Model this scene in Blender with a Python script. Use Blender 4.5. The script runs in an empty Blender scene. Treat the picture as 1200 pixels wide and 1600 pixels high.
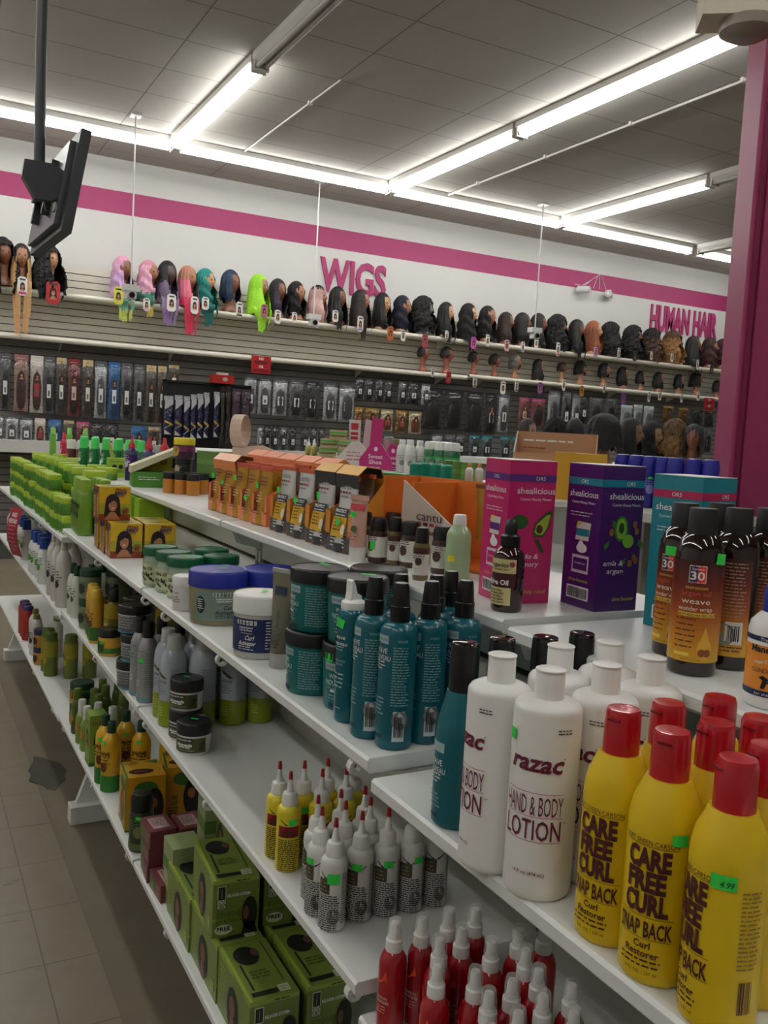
import bpy, math, random
from math import sin, cos, pi, radians as R, hypot, atan2
from mathutils import Vector
random.seed(7)
S = bpy.context.scene
COL = S.collection

# ------------------------------------------------------------------ camera
CAMZ = 1.52
F = 1391.14
_yaw, _pit, _rol = R(28.602), R(-5.069), R(3.0895)
fw = Vector((sin(_yaw)*cos(_pit), cos(_yaw)*cos(_pit), sin(_pit)))
_r = Vector((cos(_yaw), -sin(_yaw), 0)); _u = _r.cross(fw)
rt = cos(_rol)*_r + sin(_rol)*_u
up = -sin(_rol)*_r + cos(_rol)*_u
cd = bpy.data.cameras.new('camera'); cam = bpy.data.objects.new('camera', cd); COL.objects.link(cam)
cd.sensor_fit = 'VERTICAL'; cd.sensor_height = 36.0; cd.lens = F/1600*36.0
cd.clip_start = 0.02; cd.clip_end = 60
from mathutils import Matrix
cam.matrix_world = Matrix(((rt.x, up.x, -fw.x, 0), (rt.y, up.y, -fw.y, 0), (rt.z, up.z, -fw.z, CAMZ), (0, 0, 0, 1)))
S.camera = cam
# ------------------------------------------------------------------ world, exposure
w = bpy.data.worlds.new('World'); S.world = w; w.use_nodes = True
w.node_tree.nodes['Background'].inputs[0].default_value = (0.9, 0.95, 1, 1)
w.node_tree.nodes['Background'].inputs[1].default_value = 0.02
S.view_settings.view_transform = 'Standard'; S.view_settings.look = 'None'
S.view_settings.gamma = 1; S.view_settings.exposure = -0.12
S.view_settings.use_curve_mapping = False
TUBE = 26.0          # strength of the lit fluorescent tubes
S.cycles.max_bounces = 6; S.cycles.diffuse_bounces = 4; S.cycles.glossy_bounces = 3
S.cycles.transmission_bounces = 4; S.cycles.transparent_max_bounces = 6
S.cycles.caustics_reflective = False; S.cycles.caustics_refractive = False
S.cycles.use_denoising = True

# ------------------------------------------------------------------ helpers
def ray(px, py): return fw + (px-600)/F*rt - (py-800)/F*up
def atz(px, py, z):
    d = ray(px, py); k = (z-CAMZ)/d.z; return (d.x*k, d.y*k)
def atY(px, py, Y):
    d = ray(px, py); k = Y/d.y; return (d.x*k, Y, d.z*k+CAMZ)
def P(px, py, z, r=0.0):          # foot of something of radius r whose near bottom edge shows at px,py
    x, y = atz(px, py, z); D = hypot(x, y); return (x*(1+r/D), y*(1+r/D), z)
def PT(px, py, z, h):             # foot of something of height h whose top centre shows at px,py
    x, y = atz(px, py, z+h); return (x, y, z)

def lin(c):
    return c/12.92 if c <= .04045 else ((c+.055)/1.055)**2.4
def rgb(h): return tuple(lin(int(h[i:i+2], 16)/255) for i in (0, 2, 4))+(1,)
_M = {}
def mat(h, rough=.45, metal=0, trans=0, alpha=1, var=.06, scale=30, bump=0, coat=0, emit=0):
    k = (h, rough, metal, trans, alpha, var, scale, bump, coat, emit)
    if k in _M: return _M[k]
    m = bpy.data.materials.new('material_'+h); m.use_nodes = True
    nt = m.node_tree; b = nt.nodes['Principled BSDF']; c = rgb(h)
    b.inputs['Base Color'].default_value = c; b.inputs['Roughness'].default_value = rough
    b.inputs['Metallic'].default_value = metal; b.inputs['Transmission Weight'].default_value = trans
    b.inputs['Alpha'].default_value = alpha; b.inputs['Coat Weight'].default_value = coat
    if emit:
        b.inputs['Emission Color'].default_value = c; b.inputs['Emission Strength'].default_value = emit
    if var or bump:
        tc = nt.nodes.new('ShaderNodeTexCoord'); n = nt.nodes.new('ShaderNodeTexNoise')
        n.inputs['Scale'].default_value = scale; n.inputs['Detail'].default_value = 2
        nt.links.new(tc.outputs['Object'], n.inputs['Vector'])
        if var:
            mx = nt.nodes.new('ShaderNodeMix'); mx.data_type = 'RGBA'
            mx.inputs[6].default_value = tuple(v*(1-var) for v in c[:3])+(1,)
            mx.inputs[7].default_value = tuple(min(1, v*(1+var)) for v in c[:3])+(1,)
            nt.links.new(n.outputs['Fac'], mx.inputs[0]); nt.links.new(mx.outputs[2], b.inputs['Base Color'])
        if bump:
            bp = nt.nodes.new('ShaderNodeBump'); bp.inputs['Strength'].default_value = bump; bp.inputs['Distance'].default_value = .01
            nt.links.new(n.outputs['Fac'], bp.inputs['Height']); nt.links.new(bp.outputs['Normal'], b.inputs['Normal'])
    _M[k] = m; return m

class MB:
    def __init__(s): s.v = []; s.f = []; s.m = []; s.mats = []; s.sm = []
    def mi(s, m):
        if m not in s.mats: s.mats.append(m)
        return s.mats.index(m)
    def face(s, idx, m, sm=False): s.f.append(idx); s.m.append(s.mi(m)); s.sm.append(sm)
    def quad(s, pts, m):
        n = len(s.v); s.v += [tuple(p) for p in pts]; s.face(list(range(n, n+len(pts))), m)
    def box(s, x0, y0, z0, x1, y1, z1, m, rz=0, cx=0, cy=0):
        n = len(s.v)
        for z in (z0, z1):
            for x, y in ((x0, y0), (x1, y0), (x1, y1), (x0, y1)):
                if rz: x, y = cx+(x-cx)*cos(rz)-(y-cy)*sin(rz), cy+(x-cx)*sin(rz)+(y-cy)*cos(rz)
                s.v.append((x, y, z))
        for q in ((3, 2, 1, 0), (4, 5, 6, 7), (0, 1, 5, 4), (1, 2, 6, 5), (2, 3, 7, 6), (3, 0, 4, 7)): s.face([n+i for i in q], m)
    def prism(s, pts, ax, a, b, m):      # 2-D outline extruded along axis ax from a to b
        n = len(s.v); k = len(pts)
        def put(u, v, t): return {'x': (t, u, v), 'y': (u, t, v), 'z': (u, v, t)}[ax]
        s.v += [put(u, v, a) for u, v in pts]+[put(u, v, b) for u, v in pts]
        s.face(list(range(n, n+k)), m); s.face(list(range(n+2*k-1, n+k-1, -1)), m)
        for i in range(k): j = (i+1) % k; s.face([n+i, n+j, n+k+j, n+k+i], m)
    def lathe(s, prof, m, seg=28, sx=1, sy=1, cx=0, cy=0, z0=0, top=True, bot=True, fn=None):
        n = len(s.v); k = len(prof)
        for r, z in prof:
            for i in range(seg):
                a = 2*pi*i/seg; p = (cx+r*sx*sin(a), cy-r*sy*cos(a), z0+z)
                s.v.append(fn(p) if fn else p)
        for j in range(k-1):
            for i in range(seg):
                a, b = n+j*seg+i, n+j*seg+(i+1) % seg
                s.face([a, b, b+seg, a+seg], m, True)
        if bot: s.face([n+i for i in range(seg)][::-1], m)
        if top: s.face([n+(k-1)*seg+i for i in range(seg)], m)
    def tube(s, pts, r, m, seg=8, r2=None):
        pts = [Vector(p) for p in pts]; n = len(s.v); k = len(pts)
        for i, p in enumerate(pts):
            d = (pts[min(i+1, k-1)]-pts[max(i-1, 0)]).normalized()
            a = d.cross(Vector((0, 0, 1)) if abs(d.z) < .9 else Vector((1, 0, 0))).normalized(); b = d.cross(a)
            rr = r if r2 is None else r+(r2-r)*i/(k-1)
            for q in range(seg):
                t = 2*pi*q/seg; s.v.append(tuple(p+a*cos(t)*rr+b*sin(t)*rr))
        for i in range(k-1):
            for q in range(seg):
                a, b = n+i*seg+q, n+i*seg+(q+1) % seg; s.face([a, b, b+seg, a+seg], m, True)
        s.face([n+q for q in range(seg)][::-1], m); s.face([n+(k-1)*seg+q for q in range(seg)], m)
    def mesh(s, name):
        me = bpy.data.meshes.new(name); me.from_pydata(s.v, [], s.f)
        for m in s.mats: me.materials.append(m)
        me.polygons.foreach_set('material_index', s.m); me.polygons.foreach_set('use_smooth', s.sm)
        me.update()
        if any(s.sm):
            try: me.set_sharp_from_angle(angle=R(38))
            except Exception: pass
        return me
    def build(s, name, parent=None, loc=None, rz=0):
        o = bpy.data.objects.new(name, s.mesh(name)); COL.objects.link(o)
        if parent: o.parent = parent
        if loc: o.location = loc
        if rz: o.rotation_euler.z = rz
        return o
def tag(o, label=None, cat=None, group=None, kind=None):
    if label: o['label'] = label
    if cat: o['category'] = cat
    if group: o['group'] = group
    if kind: o['kind'] = kind
    return o
def empty(name, loc=(0, 0, 0), rz=0):
    o = bpy.data.objects.new(name, None); COL.objects.link(o); o.location = loc; o.rotation_euler.z = rz
    o.empty_display_size = .02; return o
def struct(mb, name, loc=None):
    return tag(mb.build(name, loc=loc), kind='structure')
def kids(o): return [c for c in o.children]
def dup(o, parent=None):
    c = o.copy(); COL.objects.link(c)
    if parent is not None: c.parent = parent
    for k in kids(o): dup(k, c)
    return c

# ---- lettering: the built-in font turned into flat meshes
_T = {}
def glyphs(t, bold=0.0, res=2):
    k = (t, bold, res)
    if k not in _T:
        cu = bpy.data.curves.new('t', 'FONT'); cu.body = t; cu.size = 1; cu.resolution_u = res; cu.offset = bold
        ob = bpy.data.objects.new('t', cu); COL.objects.link(ob)
        dg = bpy.context.evaluated_depsgraph_get(); dg.update()
        me = bpy.data.meshes.new_from_object(ob.evaluated_get(dg))
        v = [(p.co.x, p.co.y) for p in me.vertices]; f = [list(q.vertices) for q in me.polygons]
        bpy.data.objects.remove(ob); bpy.data.curves.remove(cu); bpy.data.meshes.remove(me)
        if v:
            x0 = min(a for a, b in v); x1 = max(a for a, b in v)
        else: x0 = x1 = 0
        _T[k] = (v, f, x0, x1)
    return _T[k]
# frames: map (u, v, lift) on a surface to 3-D
def flat(ox, oy, oz, ang=0):         # plane facing -Y when ang = 0, turned by ang about z; u to the viewer's right
    ca, sa = cos(ang), sin(ang)
    return lambda u, v, o: (ox+u*ca+o*sa, oy+u*sa-o*ca, oz+v)
def cylf(r, a0=0, z0=0, sx=1, sy=1):          # r may be a function of height
    def f(u, v, o):
        rr = r(v) if callable(r) else r
        a = a0+u/(rr if not callable(r) else r(0)); q = rr+o
        return (q*sx*sin(a), -q*sy*cos(a), z0+v)
    f.cyl = True; return f
def topf(z, cx=0, cy=0, ang=0):           # upward facing
    ca, sa = cos(ang), sin(ang)
    return lambda u, v, o: (cx+u*ca-v*sa, cy+u*sa+v*ca, z+o)
L0 = .0003
class Draw:
    def __init__(s, fr): s.a = MB(); s.t = MB(); s.fr = fr; s.k = 1
    def fr_(s, fr): s.fr = fr; return s
    def rect(s, u0, v0, u1, v1, m, k=1, nx=None):
        nx = nx or (max(1, int(abs(u1-u0)/.006)) if getattr(s.fr, 'cyl', 0) else 1)
        n = len(s.a.v)
        for i in range(nx+1):
            u = u0+(u1-u0)*i/nx
            s.a.v += [s.fr(u, v0, L0*k), s.fr(u, v1, L0*k)]
        for i in range(nx): s.a.face([n+2*i, n+2*i+2, n+2*i+3, n+2*i+1], m, True)
    def poly(s, pts, m, k=1):
        n = len(s.a.v); s.a.v += [s.fr(u, v, L0*k) for u, v in pts]; s.a.face(list(range(n, n+len(pts))), m)
    def ell(s, cu, cv, ru, rv, m, k=2, n=18):
        s.poly([(cu+ru*cos(2*pi*i/n), cv+rv*sin(2*pi*i/n)) for i in range(n)], m, k)
    def text(s, t, cu, cv, h, m, w=None, bold=0, k=3, shear=0, al='c', rot=0, res=2):
        v, f, x0, x1 = glyphs(t, bold, res); sc = h/.7; sx = sc if w is None else w/max(1e-6, x1-x0)
        wd = (x1-x0)*sx; off = {'c': -wd/2, 'l': 0, 'r': -wd}[al]; n = len(s.t.v); ca, sa = cos(rot), sin(rot)
        for a, b in v:
            uu = (a-x0)*sx+off+shear*b*sc; vv = b*sc-h/2
            s.t.v.append(s.fr(cu+uu*ca-vv*sa, cv+uu*sa+vv*ca, L0*k))
        for q in f: s.t.face([n+i for i in q], m)
    def lines(s, u0, u1, v1, n, pitch, m, k=3, th=.35, rag=.25):     # unreadable small print
        for i in range(n):
            v = v1-i*pitch; e = u1-(u1-u0)*random.random()*rag; u = u0
            while u < e-.001:
                q = min(e, u+random.uniform(.6, 2.4)*pitch); nn = len(s.t.v)
                s.t.v += [s.fr(u, v, L0*k), s.fr(q, v, L0*k), s.fr(q, v+pitch*th, L0*k), s.fr(u, v+pitch*th, L0*k)]
                s.t.face([nn, nn+1, nn+2, nn+3], m); u = q+pitch*.35
    def bars(s, u0, v0, u1, v1, m, k=3):       # barcode
        u = u0
        while u < u1:
            q = u+random.choice((.0006, .0009, .0014)); nn = len(s.t.v)
            s.t.v += [s.fr(u, v0, L0*k), s.fr(q, v0, L0*k), s.fr(q, v1, L0*k), s.fr(u, v1, L0*k)]
            s.t.face([nn, nn+1, nn+2, nn+3], m); u = q+random.choice((.0007, .0012))
    def done(s, parent, name='label', tname='lettering'):
        o = parent
        if s.a.f: o = s.a.build(name, parent)
        if s.t.f: s.t.build(tname, o)
        return o
def portrait(d, cu, cv, s, skin='a8714e', hair='20130f', k=2, long=True):
    hm, sm = mat(hair, .5), mat(skin, .5)
    d.ell(cu, cv+.1*s, .42*s, .5*s, hm, k)
    if long: d.poly([(cu-.42*s, cv+.1*s), (cu+.42*s, cv+.1*s), (cu+.5*s, cv-.75*s), (cu-.5*s, cv-.75*s)], hm, k)
    d.poly([(cu-.45*s, cv-.95*s), (cu+.45*s, cv-.95*s), (cu+.15*s, cv-.5*s), (cu-.15*s, cv-.5*s)], sm, k+1)
    d.ell(cu, cv-.08*s, .25*s, .38*s, sm, k+2)
    d.ell(cu-.09*s, cv, .045*s, .025*s, hm, k+3, 8); d.ell(cu+.09*s, cv, .045*s, .025*s, hm, k+3, 8)
    d.ell(cu, cv-.25*s, .09*s, .035*s, mat('f3e6df', .5), k+3, 8)
    d.poly([(cu-.25*s, cv+.3*s), (cu+.28*s, cv+.32*s), (cu+.3*s, cv+.05*s), (cu+.05*s, cv+.2*s), (cu-.26*s, cv-.02*s)], hm, k+3)

ORD = ['', 'first', 'second', 'third', 'fourth', 'fifth', 'sixth', 'seventh', 'eighth', 'ninth', 'tenth', 'eleventh', 'twelfth', 'thirteenth',
       'fourteenth', 'fifteenth', 'sixteenth', 'seventeenth', 'eighteenth', 'nineteenth', 'twentieth']
def ordn(i, n):
    if n == 1: return 'only'
    if i == 1: return 'first'
    if i == n: return 'last'
    if i > 20: return ORD[20].replace('ieth', 'y-')+ORD[i-20] if i < 30 else 'thirty-'+ORD[max(1, i-30)]
    return ORD[i]
GREEN = mat('35d84f', .6)
INK = mat('1a1a1c', .6); WHITE = mat('eeeeea', .4); BLACK = mat('08080a', .35)
FRONTX = -pi/2                     # turn that makes a product's front face the aisle (-X)
_stk = {}
def sticker(parent, fr, key, u=0, v=0, w=.017, h=.010, m=None, k=4, rot=0, txt=False):
    d = Draw(fr); ca, sa = cos(rot), sin(rot); kk = (key, u, v, rot, w)
    if kk not in _stk:
        n = 3
        for i in range(n):
            a, b = -w/2+w*i/n, -w/2+w*(i+1)/n
            d.poly([(u+x*ca-y*sa, v+x*sa+y*ca) for x, y in ((a, -h/2), (b, -h/2), (b, h/2), (a, h/2))], m or GREEN, k)
        _stk[kk] = d.a.mesh('price_sticker')
    o = bpy.data.objects.new('price_sticker', _stk[kk]); COL.objects.link(o); o.parent = parent
    if txt: e = Draw(fr); e.text('4.99', u+.002, v-.001, h*.42, INK, w=w*.5, k=k+2, shear=.2); e.t.build('lettering', o)
    return o
# ------------------------------------------------------------------ the room
CEIL = 4.38; YW = 10.42; XL, XR, YB = -5.0, 14.5, -5.0
def grid_mat(name, base, line, sx, sy, ox, oy, lw, rough, noise=.1, nscale=3, spots=False):
    m = bpy.data.materials.new(name); m.use_nodes = True; nt = m.node_tree; N = nt.nodes; K = nt.links.new
    b = N['Principled BSDF']; b.inputs['Roughness'].default_value = rough
    tc = N.new('ShaderNodeTexCoord'); sp = N.new('ShaderNodeSeparateXYZ'); K(tc.outputs['Object'], sp.inputs[0])
    def edge(out, s, o, w):
        a = N.new('ShaderNodeMath'); a.operation = 'ADD'; a.inputs[1].default_value = -o+200*s; K(out, a.inputs[0])
        q = N.new('ShaderNodeMath'); q.operation = 'MODULO'; q.inputs[1].default_value = s; K(a.outputs[0], q.inputs[0])
        g = N.new('ShaderNodeMath'); g.operation = 'LESS_THAN'; g.inputs[1].default_value = w; K(q.outputs[0], g.inputs[0]); return g.outputs[0]
    mx = N.new('ShaderNodeMath'); mx.operation = 'MAXIMUM'
    K(edge(sp.outputs[0], sx, ox, lw), mx.inputs[0]); K(edge(sp.outputs[1], sy, oy, lw), mx.inputs[1])
    n = N.new('ShaderNodeTexNoise'); n.inputs['Scale'].default_value = nscale; n.inputs['Detail'].default_value = 6; K(tc.outputs['Object'], n.inputs['Vector'])
    c = rgb(base); r = N.new('ShaderNodeMix'); r.data_type = 'RGBA'
    r.inputs[6].default_value = tuple(v*(1-noise) for v in c[:3])+(1,); r.inputs[7].default_value = tuple(min(1, v*(1+noise)) for v in c[:3])+(1,)
    K(n.outputs['Fac'], r.inputs[0]); out = r.outputs[2]
    if spots:
        n2 = N.new('ShaderNodeTexNoise'); n2.inputs['Scale'].default_value = 14; n2.inputs['Detail'].default_value = 3; n2.inputs['Distortion'].default_value = .6
        mp = N.new('ShaderNodeMapping'); mp.inputs['Scale'].default_value = (.35, 2.6, 1); mp.inputs['Rotation'].default_value = (0, 0, .3)
        K(tc.outputs['Object'], mp.inputs[0]); K(mp.outputs[0], n2.inputs['Vector'])
        cr = N.new('ShaderNodeValToRGB'); cr.color_ramp.elements[0].position = .66; cr.color_ramp.elements[1].position = .72; K(n2.outputs['Fac'], cr.inputs[0])
        q = N.new('ShaderNodeMix'); q.data_type = 'RGBA'; q.inputs[7].default_value = rgb('5d574b'); K(cr.outputs[0], q.inputs[0]); K(out, q.inputs[6]); out = q.outputs[2]
    f = N.new('ShaderNodeMix'); f.data_type = 'RGBA'; f.inputs[7].default_value = rgb(line)
    K(mx.outputs[0], f.inputs[0]); K(out, f.inputs[6]); K(f.outputs[2], b.inputs['Base Color']); return m
floor_m = grid_mat('vinyl_tile', '7c7260', '4f4839', .3048, .3048, .05, .04, .003, .35, .16, 9, True)
ceil_m = grid_mat('ceiling_tile', 'aca8a0', '78736b', 1.27, .637, 1.86, 6.93, .011, .9, .07, 2)
wall_m = mat('c6c5c1', .75, var=.03, scale=1.5)
pink_m = mat('9c2a60', .55, var=.04)
mb = MB(); mb.box(XL, YB, -.05, XR, YW+.2, 0, floor_m); struct(mb, 'floor')
mb = MB(); mb.box(XL, YB, CEIL, XR, YW+.2, CEIL+.05, ceil_m); struct(mb, 'ceiling')
mb = MB(); mb.box(XL, YW, 0, XR, YW+.1, CEIL, wall_m); mb.box(XL, YW-.004, 3.79, XR, YW, 4.035, pink_m); struct(mb, 'wall_back')
mb = MB(); mb.box(XL-.1, YB, 0, XL, YW, CEIL, wall_m); struct(mb, 'wall_left')
mb = MB(); mb.box(XR, YB, 0, XR+.1, YW, CEIL, wall_m); struct(mb, 'wall_right')
mb = MB(); mb.box(XL, YB-.1, 0, XR, YB, CEIL, wall_m); struct(mb, 'wall_front')
# darker brown strip of floor under the shelving, and the broken tile patch
mb = MB(); mb.box(.50, -1, 0, 1.15, 9.2, .004, mat('6b6250', .7, var=.15, scale=4)); tag(mb.build('brown_floor_strip'), kind='structure')
mb = MB()
cx, cy = atz(75, 1208, 0); n = 16
jag = [1, .9, 1.1, .75, .95, 1.15, .8, 1.05, .9, 1.2, .7, 1, 1.1, .85, 1.05, .8]
mb.prism([(cx+.075*jag[i]*cos(2*pi*i/n), cy+.19*jag[(i*5) % n]*sin(2*pi*i/n)) for i in range(n)], 'z', 0, .005, mat('474239', .85, var=.2, scale=40))
tag(mb.build('floor_patch'), 'dark grey jagged patch where a floor tile has broken away', 'floor damage')
# slatwall cladding
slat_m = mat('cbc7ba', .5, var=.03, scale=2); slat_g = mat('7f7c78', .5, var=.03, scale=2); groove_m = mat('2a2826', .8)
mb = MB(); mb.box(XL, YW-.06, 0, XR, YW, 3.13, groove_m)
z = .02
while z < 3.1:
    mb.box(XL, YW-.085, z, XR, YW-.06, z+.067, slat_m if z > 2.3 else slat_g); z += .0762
tag(mb.build('trim_1'), kind='structure')
# the ledges of the wig wall: boards with a rounded white nose
ledge_m = mat('d8d4c6', .4, var=.03)
def ledge(x0, x1, z, y0, th=.045, label=''):
    m = MB(); m.box(x0, y0+.015, z-.03, x1, YW-.085, z, ledge_m)
    m.tube([(x0, y0+.02, z-.02), (x1, y0+.02, z-.02)], th*.55, ledge_m, 10)
    t = empty('wall_shelf', ((x0+x1)/2, YW-.1, z)); b = m.build('shelf_board', t, (-(x0+x1)/2, -(YW-.1), -z))
    k = MB(); k.prism([(YW-.09, z-.03), (y0+.06, z-.03), (YW-.09, z-.13)], 'x', 0, .006, ledge_m); me = k.mesh('bracket')
    x = x0+.3
    while x < x1:
        o = bpy.data.objects.new('bracket', me); COL.objects.link(o); o.parent = t; o.location = (x-(x0+x1)/2, -(YW-.1), -z); x += 1.2
    tag(t, label, 'shelf')
ledge(-4.8, 13.8, 2.80, 10.03, .055, 'long upper white wall ledge carrying the row of long wigs')
ledge(-4.8, 6.62, 2.33, 10.03, .055, 'white wall ledge below the coloured wigs, stopping where the short wigs begin')
ledge(6.66, 13.8, 2.355, 10.03, .05, 'white wall ledge carrying the row of short wigs')
mb = MB(); mb.box(-4.8, 9.85, 1.12, 13.8, YW-.085, 1.245, mat('cfcdc9', .4)); mb.box(-4.8, 9.95, 0, 13.8, YW-.085, .15, mat('4a4744', .6))
tag(mb.build('wall_counter'), 'low white counter ledge running along the foot of the packaged hair wall', 'shelf')
# raised wall lettering
def wallword(t, x0, x1, z0, z1, label):
    v, f, a, b = glyphs(t, .03, 3); m = MB(); n = 0; sc = (x1-x0)/(b-a); hz = (z1-z0)/.7
    for dy in (0, .02):
        for p, q in v: m.v.append((x0+(p-a)*sc, YW-.004-dy, z0+q*hz))
    k = len(v)
    for q in f: m.face([i+k for i in q], pink_m); m.face(q[::-1], pink_m)
    E_ = {}
    for q in f:
        for i in range(len(q)):
            e = (q[i], q[(i+1) % len(q)]); E_[e] = 1
    for (i, j) in list(E_):
        if (j, i) not in E_: m.face([i, j, j+k, i+k], pink_m)
    tag(m.build('wall_lettering'), label, 'wall sign')
wallword('WIGS', 4.58, 5.52, 3.27, 3.66, 'large magenta raised letters WIGS on the white wall below the stripe')
wallword('HUMAN HAIR', 10.18, 11.64, 3.34, 3.72, 'magenta raised letters HUMAN HAIR on the wall near the column')
# ------------------------------------------------------------------ fluorescent fixtures
house_m = mat('dad8d2', .45); tube_on = mat('f9f9f7', .4, var=0, emit=TUBE); tube_off = mat('c9c8c4', .2, var=0); cap_m = mat('8a8a88', .4, metal=.6)
_fx = {}
def fixture(x0, y0, x1, y1, lit, label=None, grp=None):
    L = hypot(x1-x0, y1-y0); a = atan2(y1-y0, x1-x0); t = empty('fluorescent_fixture', (x0, y0, 4.30), a); L = round(L, 2)
    k = (L, lit)
    if k not in _fx:
        h = MB(); h.prism([(-.07, .08), (-.07, .03), (-.035, 0), (.035, 0), (.07, .03), (.07, .08)], 'x', .01, L-.01, house_m)
        e = MB()
        e.box(0, -.06, -.05, .02, .06, .02, house_m)
        tb = MB(); tb.tube([(.035, .0, -.02), (L-.035, .0, -.02)], .019, tube_on if lit else tube_off, 10)
        cc = MB()
        cc.tube([(0, .0, -.02), (.02, .0, -.02)], .0195, cap_m, 10)
        _fx[k] = (h.mesh('housing'), e.mesh('end_bracket'), tb.mesh('tube'), cc.mesh('tube_cap'))
    hm, em, tm, cm = _fx[k]
    def add(n, me, y=0):
        o = bpy.data.objects.new(n, me); COL.objects.link(o); o.parent = t; o.location.y = y; return o
    add('housing', hm); add('end_bracket', em).location.x = .012; add('end_bracket', em).location.x = L-.032
    for y in (-.035, .035):
        q = add('tube', tm, y)
        for cx_ in (.03, L-.05): c = bpy.data.objects.new('tube_cap', cm); COL.objects.link(c); c.parent = q; c.location.x = cx_
    tag(t, label, 'ceiling light', grp)
rowlab = ['along the back wall above the dark television', 'along the back wall between the first two cross rows', 'along the back wall left of the third cross row', 'along the back wall right of the third cross row', 'along the back wall nearest the column']
for i, (a, b) in enumerate([(-.06, 2.42), (2.44, 4.92), (4.94, 7.41), (7.43, 9.75), (9.85, 12.2)]):
    fixture(a, 9.3, b, 9.3, True, 'lit fluorescent ceiling light '+rowlab[i], 'ceiling lights along the back wall')
fixture(-2.56, 9.3, -.08, 9.3, True, 'lit fluorescent ceiling light beyond the left edge of the picture', 'ceiling lights out of view')
G_ = 'ceiling lights in the cross rows'
fixture(2.43, 6.86, 2.43, 9.22, True, 'short-looking lit fluorescent light at left, running towards the back wall', G_)
fixture(2.43, 4.40, 2.43, 6.84, False, 'unlit fluorescent fixture with two bare tubes at the top of the ceiling', G_)
fixture(4.93, 6.86, 4.93, 9.22, True, 'lit fluorescent light of the middle cross row, half nearest the back wall', G_)
fixture(4.93, 4.40, 4.93, 6.84, True, 'long bright fluorescent light of the middle cross row that ends at the column', G_)
fixture(7.42, 6.86, 7.42, 9.22, True, 'lit fluorescent light of the right cross row beside the column', G_)
fixture(7.42, 4.40, 7.42, 6.84, False, 'unlit fluorescent fixture continuing the right cross row behind the column', G_)
fixture(9.85, 6.86, 9.85, 9.22, False, 'unlit fluorescent fixture at far right behind the column', G_)
for x, ys in ((-2.56, (-2.96, -.5, 1.95, 4.4, 6.86)), (-.07, (-2.96, 1.95, 4.4, 6.86)), (2.43, (-2.96, -.5)), (4.93, (-.5, 1.95)), (9.85, (4.4, 1.95))):
    for y in ys: fixture(x, y, x, y+2.36, True, 'lit fluorescent ceiling light overhead, outside the picture', 'ceiling lights out of view')
# thin conduit run on the ceiling
for (p, q, lab) in (((735, 575), (1115, 255), 0),): pass
mb = MB()
x0, y0 = 6.05, 9.0
mb.tube([(5.67, 9.25, 4.36), (5.67, 4.2, 4.36)], .012, house_m, 6)
for y in (8.6, 7.4, 6.2, 5.0): mb.box(5.65, y, 4.345, 5.69, y+.03, CEIL, house_m)
tag(mb.build('ceiling_conduit'), 'thin white conduit along the ceiling between the middle and right light rows', 'pipe')
mb = MB(); mb.tube([(3.14, 9.25, 4.37), (3.14, 6.9, 4.37)], .009, house_m, 6); mb.box(3.12, 7.5, 4.35, 3.16, 7.53, CEIL, house_m)
tag(mb.build('ceiling_conduit'), 'thin white conduit along the ceiling just right of the left light row', 'pipe')
# drop rods with small dome cameras
cam_m = mat('c9cac8', .35); lens_m = mat('1b1b1d', .1)
for (x, y, zb, lab) in ((1.93, 8.85, 2.70, 'white camera on a thin drop rod beside the lilac wigs'), (4.25, 9.78, 2.76, 'white camera on a thin drop rod in front of the blush pink wig'), (6.82, 8.9, 2.80, 'white camera on a thin drop rod in front of the black fringe wigs')):
    t = empty('hanging_camera', (x, y, zb))
    m = MB(); m.tube([(0, 0, .1), (0, 0, CEIL-zb)], .008, cam_m, 6); m.build('drop_rod', t)
    m = MB(); m.box(-.05, -.05, CEIL-zb-.015, .05, .05, CEIL-zb, cam_m); m.build('ceiling_plate', t)
    m = MB(); m.box(-.075, -.05, .04, .075, .05, .10, cam_m); m.box(-.045, -.045, -.03, .045, .04, .04, cam_m); b = m.build('camera_body', t)
    m = MB(); m.lathe([(.028, 0), (.028, .02)], lens_m, 14, fn=lambda p: (p[0], -.045-p[2], p[1]+.002)); m.build('lens', b)
    tag(t, lab, 'security camera')
for (x, z, a, lab) in ((8.66, 3.73, .5, 'left one of two small white cameras mounted on the wall under the stripe'), (9.33, 3.73, -.9, 'right one of two small white cameras mounted on the wall under the stripe')):
    t = empty('wall_camera', (x, YW-.02, z), a)
    m = MB(); m.lathe([(.0, -.16), (.05, -.155), (.052, .02), (.03, .04), (0, .045)], cam_m, 14, fn=lambda p: (p[0], p[2]-.06, p[1]+.02), top=False, bot=False); b = m.build('camera_body', t)
    m = MB(); m.lathe([(.036, 0), (.036, .01)], lens_m, 14, fn=lambda p: (p[0], -.215-p[2]*.2, p[1]+.02)); m.build('lens', b)
    m = MB(); m.tube([(0, 0, .02), (0, -.05, .09), (0, .015, .1)], .012, cam_m, 8); m.build('bracket', t)
    tag(t, lab, 'security camera')
mb = MB()
for s in (0, .12, .25): mb.tube([(8.72+s*.3, YW-.01, 3.80), (8.95, YW-.01, 3.93), (9.08+s*.2, YW-.01, 4.02+s*.1), (9.0+s, YW-.01, 3.82)], .004, cam_m, 5)
tag(mb.build('loose_wires'), 'thin white wires drooping across the stripe above the wall cameras', 'wire')
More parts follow.
